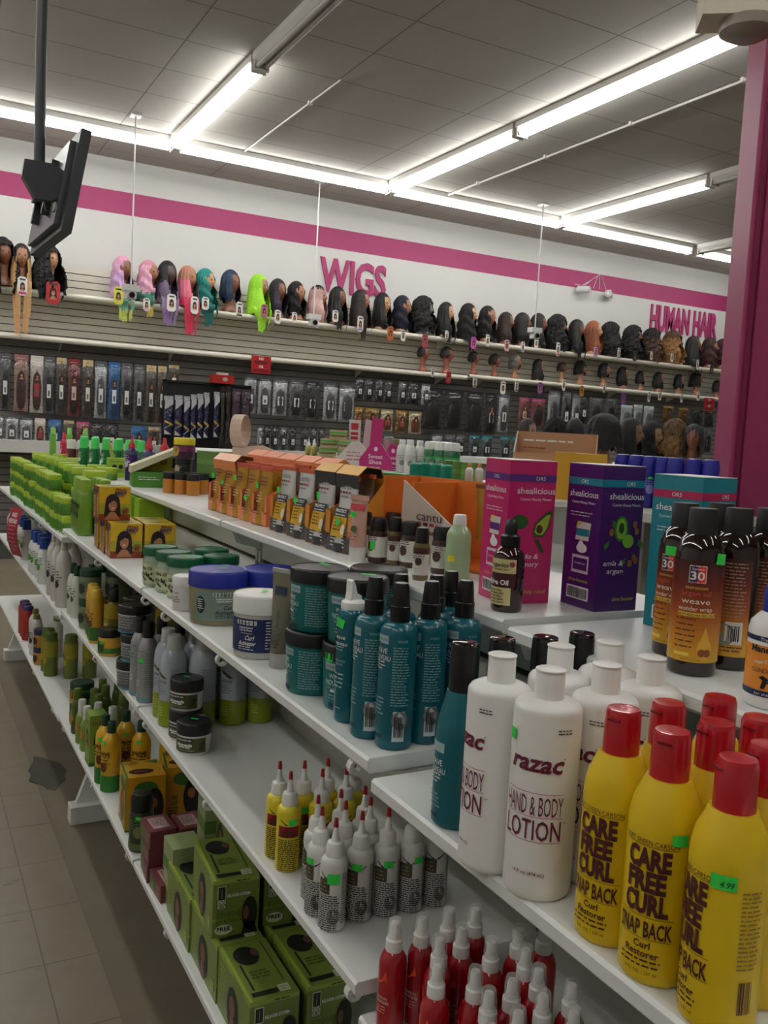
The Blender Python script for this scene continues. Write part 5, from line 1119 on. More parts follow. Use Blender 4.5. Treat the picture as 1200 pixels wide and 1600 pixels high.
for i, (x, y) in enumerate([(.585, 2.80), (.60, 2.88), (.65, 2.76), (.66, 2.86), (.72, 2.70), (.73, 2.82)]): G('oliveyb', (x, y, Z1), 'olive-yellow oil bottle with black cap, %s of six on the lower shelf' % ordn(i+1, 99), 'bottle', 'olive-yellow oil bottles with black caps')
o = G('yeljar', (.548, 2.70, Z1), 'yellow jar with black lid and green stripe at the edge of the lower shelf', 'jar'); sticker(o, cylf(.0345, .2), 'yj', 0, .04, .014, .009)
for i, (x, y) in enumerate([(.55, 4.38), (.55, 4.30), (.56, 4.22), (.61, 4.34), (.55, 4.08), (.56, 5.0), (.56, 4.9), (.56, 4.78)]): G('bluecap', (x, y, Y1), 'white bottle with blue cap and leaf print, %s at the far left' % ordn(i+1, 99), 'bottle', 'white bottles with blue caps')
for i, (x, y) in enumerate([(.56, 5.2), (.56, 5.32), (.56, 5.44), (.63, 5.1)]): G('whitebot', (x, y, Y1), 'white bottle near the left edge of the picture, lower shelf, %s' % ordn(i+1, 99), 'bottle', 'white bottles at the far left')
# ---- bottom shelf
for i, (x, y) in enumerate([(.552, 3.98), (.552, 4.06), (.625, 3.92), (.70, 3.9)]): G('olivecan', (x+.02, y, Y0), 'olive and gold spray can, %s from the aisle on the bottom shelf' % ordn(i+1, 99), 'can', 'olive and gold spray cans')
for j in range(2): G('navyjar', (.56, 4.18, Y0+.0805*j), 'orange jar with navy lid, %s of the pair beside the olive cans' % ('bottom', 'top')[j], 'jar', 'orange jars with navy lids')
for i, (x, y) in enumerate([(.56, 4.36), (.57, 4.48), (.64, 4.3)]): G('whitebot', (x, y, Y0), 'white bottle on the bottom shelf behind the olive cans, %s' % ordn(i+1, 99), 'bottle', 'white bottles on the bottom shelf')
for i in range(3): G('redblock', (.56, 4.66+.075*i, Y0), 'red bottle with dark purple cap, %s on the far bottom shelf' % ordn(i+1, 99), 'bottle', 'red bottles on the bottom shelf')
for j in range(2):
    o = G('sungreen', (.578, 3.26, Z0+.0785*j), 'green gel tub with sunflower picture, %s of the stack' % ('bottom', 'top')[j], 'tub', 'green gel tubs with sunflower')
for i, (x, y) in enumerate([(.548, 3.17), (.60, 3.15), (.645, 3.18), (.65, 3.26), (.70, 3.15), (.70, 3.24), (.60, 3.08), (.68, 3.06)]): G('olvbot', (x, y, Z0), 'dark olive bottle on the bottom shelf, %s in the cluster by the sunflower tubs' % ordn(i+1, 99), 'bottle', 'dark olive bottles')
for i, (x, y) in enumerate([(.546, 3.07), (.548, 2.99), (.59, 3.02), (.625, 2.96)]): G('clrcap', (x, y, Z0), 'spray bottle with clear cap and fruit print, %s of four' % ordn(i+1, 99), 'bottle', 'spray bottles with clear caps')
G('smallgreen', (.556, 2.87, Z0), 'tall green relaxer carton between the clear-capped sprays and yellow-green bottles', 'carton', None, 0)
for i, (x, y) in enumerate([(.556, 2.64), (.552, 2.71), (.640, 2.62), (.618, 2.73), (.72, 2.60)]):
    o = G('ygbot', (x, y, Z0), 'yellow and green shampoo bottle with dark green cap, %s of five' % ordn(i+1, 99), 'bottle', 'yellow and green shampoo bottles', -60*D_+.3*i); sticker(o, cylf(.0296, 0), 'yg%d' % (i % 2), 0, .15-.01*(i % 2), .013, .011)
thing('yelbox', (.590, 2.39, Z0), -4*D_, 'yellow relaxer carton with an oval portrait, nearer the aisle', 'carton', 'large yellow relaxer cartons')
thing('yelbox', (.71, 2.42, Z0), -10*D_, 'yellow relaxer carton with an oval portrait, farther from the aisle', 'carton', 'large yellow relaxer cartons')
o = G('darkcan', P(212, 1335, Z0, .031), 'dark green oil bottle with black cap in front of the yellow cartons', 'bottle', None, -.5); sticker(o, cylf(.0314, .0), 'dkc', 0, .092, .013, .009)
for i, (x, y, j) in enumerate([(.558, 2.09, 0), (.558, 2.09, 1), (.560, 1.99, 0), (.630, 2.08, 0), (.630, 2.08, 1), (.630, 2.08, 2), (.70, 2.10, 0), (.70, 2.10, 1), (.558, 2.09, 2)]):
    thing('pinkbox', (x, y, Z0+.0425*j), (-4+3*(i % 3))*D_, 'small maroon soap carton, level %s of the pile, column %s from the aisle' % (('one', 'two', 'three')[j], ordn(1+int((x-.55)/.065), 99)), 'carton', 'small maroon soap cartons')
genbox('leafbox', 'green_leaf_carton', .07, .08, .075, '93a070', pic=False, bands=((.1, .5, '5a7a3c'),))
for i, (x, y, j) in enumerate([(.575, 1.98-.05, 0), (.575, 1.93, 1), (.66, 1.96, 0), (.66, 1.96, 1), (.73, 2.0, 0), (.73, 2.0, 1), (.66, 1.96, 2)]):
    thing('leafbox', (x, y+.0, Z0+.0755*j), (5*(i % 3)-5)*D_, 'pale green wrapped carton, %s, behind the large green kits' % ['front low', 'front high', 'middle low', 'middle high', 'rear low', 'rear high', 'top of the pile'][i], 'carton', 'pale green wrapped cartons')
DG = [(.581, 1.821, 0, 'bottom, farthest along the edge'), (.582, 1.638, 0, 'bottom, middle of the edge row'), (.581, 1.454, 0, 'bottom, nearest of the edge row'), (.690, 1.454, 0, 'bottom, nearest by the back panel'), (.690, 1.638, 0, 'bottom, middle by the back panel'), (.690, 1.821, 0, 'bottom, farthest by the back panel'),
      (.585, 1.664, 1, 'on top at the edge, its front fully in view'), (.692, 1.668, 1, 'on top by the back panel'), (.69, 1.87, 1, 'on top at the far end')]
for (x, y, j, lab) in DG: thing('doogro', (x, y, Z0+.1155*j), (-1 if j == 0 else -5)*D_, 'green hair kit carton, '+lab, 'carton', 'large green hair kit cartons')
# ------------------------------------------------------------------ the second shelving run in the middle of the shop
G2X0, G2X1, G2Z = 2.12, 2.72, 1.30
t = empty('shelving_unit', (2.42, 5.0, 0)); off = (-2.42, -5.0, 0)
m = MB(); m.box(2.40, 2.62, .1, 2.44, 7.8, G2Z-.02, shb); m.build('back_panel', t, off)
for z, a, b in ((G2Z, G2X0, G2X1), (1.02, 2.05, 2.39), (.70, 2.0, 2.39), (.36, 2.0, 2.39)):
    m = MB(); m.box(a, 2.60, z-.02, b, 7.8, z, sh); m.build('shelf', t, off)
m = MB(); m.box(2.05, 2.62, 0, 2.79, 7.8, .09, mat('b9b7ae', .5)); m.build('plinth', t, off)
tag(t, 'second white shelving run parallel to the first, seen over its top', 'shelving')
def onG(px, Y=None, X=2.35):
    d = ray(px, 700)
    return (X, d.y*X/d.x) if Y is None else (d.x*Y/d.y, Y)
def H2(kind, px, X, lab, cat, group=None, z=G2Z, rz=-.5, sc=1.0):
    x, y = onG(px, None, X); return thing(kind, (x, y, z), rz, lab, cat, group, sc)
for j, (n, xs) in enumerate(((0, (508, 540)), (1, (512, 542)), (2, (514, 543)), (3, (528,)))):
    for k, px in enumerate(xs):
        H2('beige', px, 2.36, 'beige soap carton, level %s of the pile, %s' % (('one', 'two', 'three', 'four')[j], 'left' if k == 0 and j < 3 else ('right' if j < 3 else 'alone at the top')), 'carton', 'beige soap cartons', G2Z+.0555*j, -.45, (.75, .9, 1.0))
for i, px in enumerate((482, 491)): H2('goldtip', px, 2.30, 'gold oil bottle with white tip, %s beside the soap cartons' % ('left', 'right')[i], 'bottle', 'gold oil bottles with white tips')
# pink and white folded displays
def folded(px, X, col, w_, h, lab, txt=None, lean=0):
    x, y = onG(px, None, X); t = empty('folded_display_card', (x, y, G2Z), -.55); c = mat(col, .45, var=.05); m = MB()
    m.prism([(-w_/2, 0), (w_/2, 0), (w_/2, h*.45), (w_*.12, h), (-w_*.12, h), (-w_/2, h*.45)], 'y', -.03, .03, c); m.build('card_body', t)
    d = Draw(flat(0, -.0303, 0))
    if txt: d.text(txt[0], 0, h*.55, .022, mat(txt[1], .5), w=w_*.45, bold=.02); d.text(txt[2], 0, h*.38, .022, mat(txt[1], .5), w=w_*.4, bold=.02); d.ell(0, h*.78, .01, .012, mat(txt[1], .5)); d.lines(-w_*.3, w_*.3, h*.2, 2, .012, mat(txt[1], .5))
    else: d.lines(-w_*.25, w_*.25, h*.6, 3, .02, mat('b87a80', .5))
    d.done(t); return tag(t, lab, 'display card')
folded(556, 2.30, 'cfcac4', .20, .16, 'white folded display card with faint red dots beside the soap cartons')
folded(588, 2.22, 'c02a78', .17, .17, 'magenta folded display card with white script lettering', ('Sweet', 'f0d8e4', 'Shea'))
folded(615, 2.38, 'b02870', .13, .16, 'magenta folded display card partly behind another', ('Sweet', 'f0d8e4', 'Shea'))
x, y = onG(553, None, 2.45); t = empty('folded_display_card', (x, y, G2Z), -.5); m = MB(); m.box(-.035, -.02, 0, .035, .02, .29, mat('cfcac4', .45)); m.build('card_body', t); d = Draw(flat(0, -.0203, 0)); d.rect(-.022, .23, .022, .27, mat('b02a34', .5)); d.rect(-.022, .17, .022, .215, mat('b02a34', .5)); d.rect(-.02, .19, .02, .196, WHITE, 3); d.done(t); tag(t, 'tall white display card with red blocks at its top', 'display card')
x, y = onG(577, None, 2.5); t = empty('folded_display_card', (x, y, G2Z), -.5); m = MB(); m.prism([(-.05, 0), (.05, 0), (.07, .27), (-.03, .30)], 'y', -.015, .015, mat('c9a9ac', .45)); m.build('card_body', t); m = MB(); m.prism([(.0, .1), (.07, .1), (.08, .30), (.01, .31)], 'y', -.022, -.016, mat('b8286c', .45)); m.build('pink_flap', t); tag(t, 'tall pale pink display card with a magenta flap', 'display card')
H2('mauve', 607, 2.45, 'mauve tube with grey cap behind the pink cards', 'tube'); H2('beigeb', 621, 2.42, 'beige bottle with brown cap beside the white tubes', 'bottle')
for i, (px, X) in enumerate(((631, 2.34), (642, 2.36), (653, 2.4), (640, 2.5))): H2('whiteb', px, X, 'white cream bottle, %s in the white group' % ordn(i+1, 99), 'bottle', 'white cream bottles')
for i, (px, X) in enumerate(((675, 2.34), (691, 2.34), (707, 2.34), (680, 2.5), (697, 2.5))): H2('medgreen', px, X, 'dark green bottle with white dome cap, %s of five' % ordn(i+1, 99), 'bottle', 'dark green bottles with white dome caps')
for i, px in enumerate((706, 720, 734)): H2('olivebox', px, 2.24, 'dark green carton right of the white-capped bottles, %s' % ordn(i+1, 99), 'carton', 'dark green cartons', G2Z, -.5, (.6, .8, 1.2))
# goods on the back half of the first run's top shelf, seen over the cantu case
BZ = ZT
def HB(kind, x, y, lab, cat, group=None, rz=-.6, z=BZ, sc=1.0): return thing(kind, (x, y, z), rz, lab, cat, group, sc)
for i in range(2): HB('greenwoman', 1.005, 1.875-.095*i, 'green carton with portrait behind the orange case, %s of two' % ('left', 'right')[i], 'carton', 'green portrait cartons', FRONTX+.35, BZ+.001, (.66, .7, 1.5))
for i, (x, y) in enumerate(((1.045, 1.735), (1.045, 1.688), (1.045, 1.641), (1.000, 1.70))): HB('greycap', x, y, 'grey bottle with turquoise cap behind the orange case, %s of four' % ordn(i+1, 99), 'bottle', 'grey bottles with turquoise caps', -.6, BZ, (.6, .6, 1.12))
HB('olivebox', 1.045, 1.590, 'olive green carton behind the orange case, left of the orange-yellow carton', 'carton', None, -.7, BZ, (.42, .5, 1.45))
HB('yellowbox', 1.045, 1.535, 'orange-yellow carton with a white bottle pair on it', 'carton', None, -.8, BZ, (.30, .36, 2.1))
for i in range(2): HB('whtip', 1.034+.022*i, 1.537-.004*i, 'small white bottle on the orange-yellow carton, %s' % ('left', 'right')[i], 'bottle', 'small white bottles on the orange-yellow carton', 0, BZ+.148, (.6, .6, .45))
# navy cans and open wooden box on the second run, right part
t0 = None
gx = [(975, 2.40), (997, 2.40), (1019, 2.40), (1042, 2.40), (1064, 2.40), (1087, 2.42), (1108, 2.44)]
st_ = empty('display_table', (2.5, 2.35, 0)); m = MB(); m.box(-.32, -.30, 1.27, .10, .22, 1.30, mat('b9b7ae', .5)); m.build('table_top', st_); m = MB()
for (a, b) in ((-.30, -.28), (.08, -.28), (-.30, .20), (.08, .20)): m = MB(); m.box(a-.015, b-.015, 0, a+.015, b+.015, 1.27, mat('8a8880', .5)); m.build('leg', st_)
tag(st_, 'narrow display table at the end of the second run, holding the navy cans', 'table')
for i, (px, X) in enumerate(gx):
    o = H2('navycap', px, X, 'navy blue spray can with matching cap, %s from the left behind the purple carton' % ordn(i+1, 99), 'can', 'navy blue spray cans', G2Z+.001, -.7, (1, 1, 1.1)); sticker(o, cylf(.0318, 0), 'nv', 0, .098, .016, .008)
x, y = onG(868, None, 2.42); t = empty('open_display_box', (x, y, G2Z), -.75); wd = mat('b88a64', .55); m = MB(); m.box(-.17, .05, 0, .17, .055, .26, wd); m.prism([(-.06, 0), (.05, 0), (.05, .26), (-.06, .17)], 'x', -.17, -.165, mat('d9cdb8', .5)); m.prism([(-.06, 0), (.05, 0), (.05, .26), (-.06, .17)], 'x', .165, .17, wd); m.box(-.17, -.06, 0, .17, .055, .005, wd); m.box(-.17, -.06, 0, .17, -.056, .17, wd); m.build('carton', t); d = Draw(flat(0, .0495, 0)); d.lines(-.14, .14, .22, 1, .02, WHITE); d.lines(-.14, -.02, .19, 1, .012, mat('9c2a20', .5)); d.done(t)
tag(t, 'open tan display box with white bottles inside, behind the pink carton', 'display box')
for i in range(4):
    a_ = -.75; u, v = -.09+.035*i, -.02; thing('whtip', (x+u*cos(a_)-v*sin(a_), y+u*sin(a_)+v*cos(a_), G2Z+.1), 0, 'small white bottle with orange tip inside the tan box, %s' % ordn(i+1, 99), 'bottle', 'small white bottles in the tan box')
for i, px in enumerate((893, 925)): H2('yellowbox', px, 2.30, 'mustard yellow carton behind the purple carton, %s' % ('left', 'right')[i], 'carton', 'mustard yellow cartons', G2Z, -.75, (.9, .9, 2.6))
# ------------------------------------------------------------------ mannequin heads and wigs
def smooth(a, b, x): x = max(0, min(1, (x-a)/(b-a))); return x*x*(3-2*x)
def headmesh(skin, seg=26, rows=20):
    sk = mat(skin, .42, var=.03); eye = mat('4a3026', .5); lip = mat('8a3a34', .4); m = MB()
    hc, a, b, c = .27, .070, .088, .112
    def pt(ph, th):
        x, y, z = sin(ph)*sin(th), -cos(ph)*sin(th), cos(th); k = smooth(.1, -1, z)
        X, Y, Z = x*a*(1-.32*k), y*b*(1-.18*k)-(.010*k if y < 0 else -.0), z*c
        if y < 0: 
            g = math.exp(-((ph+pi) % (2*pi)-pi)**2/.018)*math.exp(-((z+.12)/.16)**2); Y -= .024*g
            g = math.exp(-((abs((ph+pi) % (2*pi)-pi)-.38)/.16)**2)*math.exp(-((z-.10)/.10)**2); Y += .008*g
            g = math.exp(-((ph+pi) % (2*pi)-pi)**2/.05)*math.exp(-((z+.50)/.09)**2); Y -= .007*g
        return (X, Y, hc+Z)
    n0 = 0
    for j in range(rows+1):
        for i in range(seg): m.v.append(pt(2*pi*i/seg, pi*(j+.02)/(rows+.04)))
    for j in range(rows):
        for i in range(seg):
            ph = 2*pi*(i+.5)/seg; ph = (ph+pi) % (2*pi)-pi; z = cos(pi*(j+.5)/rows); mt = sk
            if .2 < abs(ph) < .58 and .03 < z < .17: mt = eye
            if abs(ph) < .26 and -.58 < z < -.40: mt = lip
            q, w_ = j*seg+i, j*seg+(i+1) % seg; m.face([q, q+seg, w_+seg, w_], mt, True)
    m.lathe([(.085, 0), (.083, .02), (.062, .045), (.047, .08), (.045, .13), (.050, .19), (.045, .22)], sk, 22, sx=1, sy=.9)
    return m
def hairmesh(cols, L, style='straight', seg=44, bangs=False, win=.62, vol=1.0, seed=1):
    rnd = random.Random(seed); seg = 64 if style == 'curly' else seg; m = MB(); hc = .27; ms = [mat(c, .75 if style != 'straight' else .6, var=.22, scale=60, bump=.5) for c in cols]
    curly = style == 'curly'; a, b, c = .080*vol+(.010 if curly else 0), .097*vol+(.008 if curly else 0), .126+(.012 if curly else 0)
    arc = .16; rows = max(10, int((arc+L)/(.012 if curly else .02))); pz = []
    ph0 = [rnd.random()*6 for _ in range(5)]
    end = [rnd.uniform(-.025, .02) for _ in range(seg)]
    for j in range(rows+1):
        s = (arc+L)*j/rows
        for i in range(seg):
            ph = 2*pi*i/seg; f = (ph+pi) % (2*pi)-pi
            if s < arc: th = (s/arc)*pi/2; x, y, z, hang = sin(th), sin(th), cos(th)*c, 0
            else:
                hang = s-arc; x = y = 1+((.26 if curly else .12)*vol)*smooth(0, .14, hang)-(.35 if L > .2 else (.30 if L < .1 else .2))*smooth(L*.55, L*1.05, hang); z = -hang+end[i]*smooth(L*.4, L, hang)
            r = 1+.035*sin(17*ph+ph0[0]+s*6)+.02*sin(29*ph+ph0[1])
            if style == 'wavy': r += .10*sin(s*58+2.2*sin(3*ph)+ph0[2])*smooth(.05, .2, s)
            if curly: r += rnd.uniform(-.06, .07)+.04*sin(s*90+7*ph); z += rnd.uniform(-.006, .006)
            fb = .025*smooth(.02, .2, hang) if abs(f) < 1.3 else 0
            m.v.append((a*x*r*sin(ph), -(b*y*r)*cos(ph)+.012-fb, hc+z))
    top = hc+(.035 if bangs else .075)
    for j in range(rows):
        for i in range(seg):
            f = 2*pi*(i+.5)/seg; f = (f+pi) % (2*pi)-pi; z = m.v[j*seg+i][2]
            if abs(f) < win*(1 if z > .13 else (.75 if L < .42 or z > .06 else .25)) and z < top: continue
            k = min(len(ms)-1, int(len(ms)*(j+rnd.random()*1.6)/(rows+1))); p, q = j*seg+i, j*seg+(i+1) % seg
            m.face([p, p+seg, q+seg, q], ms[k], True)
    return m
_hm = {}
def wighead(loc, rz, s, cols, L, style, skin, label, grp=None, bangs=False, vol=1.0, win=.62, seed=1, cat='wig'):
    t = empty('wig_on_mannequin_head', (loc[0], loc[1], loc[2]+.001), rz); t.scale = (s, s, s)
    if skin not in _hm: _hm[skin] = headmesh(skin).mesh('mannequin_head')
    o = bpy.data.objects.new('mannequin_head', _hm[skin]); COL.objects.link(o); o.parent = t
    hm_ = hairmesh(cols, L, style, bangs=bangs, vol=vol, win=win, seed=seed); edge = 9.965 if loc[1] > 9 else None
    for i, (x, y, z) in enumerate(hm_.v):
        wy = loc[1]+s*(x*sin(rz)+y*cos(rz))
        if edge is None: hm_.v[i] = (x, y, max(z, .004)); continue
        if z > .05 or wy > edge+.055: q = min(wy, YW-.10); z = max(z, .004)
        else: q = min(wy, edge)
        dy = (q-wy)/s; hm_.v[i] = (x+dy*sin(rz), y+dy*cos(rz), z)
    if edge:
        wys = [loc[1]+s*(v[0]*sin(rz)+v[1]*cos(rz)) for v in hm_.v]
        keep = [k for k, f in enumerate(hm_.f) if not (min(hm_.v[q][2] for q in f) < -.012 and max(wys[q] for q in f) > edge+.006)]
        hm_.f = [hm_.f[k] for k in keep]; hm_.m = [hm_.m[k] for k in keep]; hm_.sm = [hm_.sm[k] for k in keep]
    hm_.build('hair', t)
    return tag(t, label, cat, grp)
BK, BR_, DB, NB = '0b0a0b', '2e1a14', '1a1110', '0c1426'
SK, SK2, SK3 = '9a6a4c', '7a4c36', 'b98a66'
WG = [(4, 375, [BK], .42, 'curly', SK2, 'black curly wig cut off at the left edge of the picture'), (33, 382, [DB, 'b08a58', 'c9a070', 'c79a68', 'c09060'], .78, 'straight', SK, 'very long honey blonde wig hanging below the ledge'),
 (76, 386, [BK], .42, 'curly', SK3, 'big black curly wig under the television'), (191, 401, ['c98aa8', 'c595b5', 'b795c0', 'c9a0c0', '6aa080', 'b8c45a'], .56, 'wavy', SK2, 'wavy pink and lilac wig with green and yellow ends, farthest left'),
 (232, 408, ['b87a90', 'cf9ab0', 'cf9ab0', '3f7a68', 'b8a84a'], .48, 'wavy', SK, 'wavy pink wig with green and gold ends beside a drop rod'), (261, 409, [BK, '1c1a20', '6a5a78', '9a80a8', '8a70a0'], .56, 'straight', '4a3a38', 'dark wig fading to lilac ends'),
 (293, 417, ['a8705a', 'd06a80', 'd03a5a', 'c82a4c'], .62, 'straight', SK, 'salmon pink to red straight wig'), (321, 421, ['0f7a72', '0a6a62', '0a5a54'], .50, 'wavy', SK3, 'teal green wavy wig'),
 (362, 422, ['0e2c48', '0c2440'], .20, 'straight', SK2, 'dark blue shoulder-length wig'), (404, 430, ['8ac81e', '9ad82a', '9ad82a'], .52, 'straight', SK, 'bright lime green straight wig'),
 (436, 436, ['1a141c', '2a2234', '332a42'], .28, 'straight', SK2, 'black wig fading to dusky purple'), (465, 440, [BK], .26, 'wavy', SK, 'black wavy wig on the ledge just left of a drop rod'),
 (499, 446, [BK, 'b08a86', 'c9a29c', 'c9a29c'], .26, 'straight', SK, 'black rooted wig fading to blush pink'), (527, 449, [BK], .38, 'straight', SK2, 'black straight wig under the letter W'),
 (563, 454, [DB, '241614', BR_], .48, 'straight', SK, 'very dark brown long wig under the letter G'), (600, 458, [BK], .34, 'straight', SK3, 'black straight wig under the letter S'),
 (631, 462, [NB], .30, 'wavy', SK, 'blue-black wavy wig right of the letter S'), (664, 465, [BK], .30, 'curly', '5a6a5a', 'black loose curly wig with an asymmetric side'),
 (696, 473, [BK], .40, 'straight', SK3, 'black long straight wig above the short grey wigs'), (731, 475, [BK], .48, 'wavy', SK3, 'long black wavy wig above the ledge step'),
 (764, 478, [BK], .32, 'wavy', SK, 'black wavy wig beside a lilac card'), (793, 488, [DB, BR_, '34201a'], .30, 'straight', SK2, 'dark brown straight wig left of the fringe wigs'),
 (819, 489, [BK], .30, 'straight', SK2, 'black wig with a straight fringe, left of the drop rod'), (844, 490, [BK], .34, 'straight', SK2, 'black wig with a straight fringe, right of the drop rod'),
 (874, 489, [BK], .34, 'curly', SK2, 'black half-up curly wig'), (900, 500, [BK], .42, 'straight', SK2, 'black long wig with fringe beside the ginger wig'),
 (930, 500, ['8a4a2a', '7a3f22', '84462a'], .34, 'straight', SK3, 'ginger brown straight wig'), (957, 505, [BK], .32, 'curly', SK2, 'black curly wig right of the ginger wig'),
 (992, 509, [BK], .34, 'curly', SK2, 'wide black curly wig below the wall cameras'), (1022, 515, [BK, '3a241a', '4a2e1e'], .34, 'curly', SK2, 'black to brown curly wig under the letter H'),
 (1054, 518, ['4a3018', '8a6236', '8a6236'], .32, 'curly', SK, 'golden brown curly wig'), (1082, 526, [BK], .44, 'straight', SK2, 'long black wig under the letters HAIR'),
 (1112, 528, ['2c1210', '3a1814'], .32, 'wavy', SK, 'auburn wavy wig beside the column'), (1132, 530, ['2c1210'], .30, 'wavy', SK, 'auburn wig half hidden by the column')]
for i, (px, py, cols, L, st, sk, lab) in enumerate(WG):
    x, y, zt = atY(px, py, 10.12); s = max(.85, min(1.25, (zt-2.81)/.39))
    wighead((x, 10.13 if L < .36 else 10.08, 2.812), (.25, .0, .55)[i] if i < 3 else .35+.35*((i*7) % 5)/4, s, cols, L/s, st, sk, lab, 'wigs on the upper ledge', bangs=(i in (22, 23, 25)), vol=1.15 if st == 'curly' else 1.0, seed=i+3)
W2_ = [(663, 541, ['2a2a2a'], .03, 'short dark grey pixie wig, leftmost on the lower ledge'), (700, 542, ['2c2826'], .03, 'short dark grey pixie wig, second on the lower ledge'), (742, 549, ['1a1818'], .04, 'short black pixie wig just right of the ledge step'), (775, 554, ['24201e'], .04, 'short dark brown layered wig beside the grey curls'),
 (807, 555, ['8a8580', '6a6662'], .08, 'curly silver grey wig, the only light one'), (843, 561, [BK], .26, 'black long bob wig on the lower ledge'), (880, 566, [BR_], .04, 'short brown pixie wig in the middle of the lower ledge'), (909, 565, [BK], .08, 'short black curly wig on the lower ledge'), (946, 567, ['161214'], .10, 'short black bob with side fringe'),
 (975, 573, [BK], .18, 'black bob wig behind the purple card'), (1003, 580, [BK], .10, 'black chin-length bob right of the centre'), (1031, 581, [BK], .16, 'black shoulder-length bob on the lower ledge'), (1063, 585, [BK], .12, 'black rounded bob near the column'), (1090, 583, [BK], .10, 'short black curly wig near the column'), (1122, 597, [BK], .10, 'black wig half hidden by the column on the lower ledge')]
for i, (px, py, cols, L, lab) in enumerate(W2_):
    x, y, zt = atY(px, py, 10.12); z0 = 2.342 if px < 715 else 2.367; s = max(.7, min(1.15, (zt-z0)/.39))
    wighead((x, 10.13, z0), .5+.3*((i*3) % 4)/3, s, cols, L/s, 'curly' if 'curl' in lab else 'straight', '8a4c3a' if i < 4 else SK, lab, 'short wigs on the lower ledge', bangs=i in (6, 7, 8), vol=1.0, seed=i+60, win=.75)
# heads standing on a counter in the middle of the shop
ct = empty('display_counter', (4.6, 4.7, 0)); m = MB(); m.box(-.95, -.75, 1.34, .75, .9, 1.38, sh); m.build('counter_top', ct); m = MB(); m.box(-.9, -.7, 0, .7, .85, 1.34, mat('8d8a84', .5)); m.build('cabinet', ct); tag(ct, 'high display counter carrying the free-standing wig heads', 'counter')
MH = [(826, 655, ['2a1a16'], .0, 'straight', '9a7a64', 'bald mannequin head with a dark cap at its back', 4.05), (868, 655, [BK], .10, 'curly', SK2, 'black wig seen from behind, left of the tall one', 4.1), (898, 655, [BK], .12, 'straight', SK2, 'black wig seen from behind, second of the counter heads', 4.3), (948, 648, [BK], .14, 'straight', SK2, 'tall black wig with a high crown in the middle of the counter', 3.9),
      (988, 655, [BK], .18, 'straight', '7a5c44', 'dark mannequin head with swept-back black hair', 4.2), (1022, 660, [BK], .18, 'wavy', '8a6a4c', 'mannequin head with a black side-parted bob', 4.4), (1054, 658, ['5a4428', '7a5c34'], .16, 'curly', SK, 'golden brown curly wig seen from behind on the counter', 4.5), (1085, 664, [BK], .14, 'straight', SK2, 'black fringe wig on the counter nearest the column', 4.5)]
for i, (px, py, cols, L, st, sk, lab, X) in enumerate(MH):
    d_ = ray(px, py); k = X/d_.x; y = d_.y*k; zt = CAMZ+d_.z*k; s = max(.6, (zt-1.381)/.385) if i != 3 else 1.0
    if i == 3: s = (zt-1.381)/.385
    wighead((X, y, 1.381), (.2, 2.6, 2.8, 1.2, .5, .1, 2.9, -.9)[i], s, cols, max(.02, L), st, sk, lab, 'wig heads on the counter', vol=(1, 1.1, 1, 1.35, 1, 1.05, 1.1, 1)[i], win=.75, seed=i+90, bangs=i == 7)
# hang tags on the ledges
TG = [(83, 457, 1.5, 'b02a30', 'white card with a curly-haired portrait and a red strip'), (35, 447, 1.1, 'b83a6a', 'pink and white card on the honey blonde wig'), (185, 462, 1.1, 'c9c84a', ''), (229, 476, .9, 'c9a0b0', ''), (268, 473, 1.1, '', ''), (304, 477, 1.1, '', ''), (321, 474, .9, '', ''), (374, 484, 1.0, '3a5a3a', ''), (413, 486, .9, 'b06a80', ''), (434, 495, 1.0, '', ''), (460, 496, .7, '', ''), (495, 503, .8, 'd0a0a8', ''), (524, 494, .9, '', ''), (563, 506, 1.1, '8a7ab0', ''),
      (610, 521, 1.0, 'b85a20', ''), (630, 524, .9, '', ''), (664, 533, 1.0, 'a84050', ''), (698, 524, .7, '222222', ''), (740, 536, 1.0, 'c050b0', ''), (762, 532, .9, '', ''), (792, 540, .9, 'c9a0a8', ''), (817, 542, .9, '8a7ab0', ''), (838, 536, .8, '', ''), (872, 546, 1.1, 'b8562c', ''), (931, 550, .9, 'b890b8', ''), (967, 552, .9, '3a6aa0', ''), (992, 556, .9, '303030', ''), (1018, 556, .8, '', ''), (1050, 559, .7, '', ''), (1090, 570, .9, '', ''), (1112, 577, 1.0, '303030', ''),
      (676, 582, .7, '9a8ab8', ''), (701, 590, .9, 'b02a30', ''), (742, 597, .9, '202020', ''), (786, 606, 1.0, '', ''), (807, 603, .9, '202020', ''), (844, 606, 1.0, '8a5a9a', ''), (881, 602, .9, '', ''), (909, 611, .9, 'b8862a', ''), (944, 607, .8, 'c08a90', ''), (974, 623, 1.0, '7a4a9a', ''), (1014, 620, .9, '', ''), (1031, 619, .8, '', ''), (1065, 622, .8, '', ''), (1091, 619, .8, '', '')]
cw = mat('dedbd6', .35)
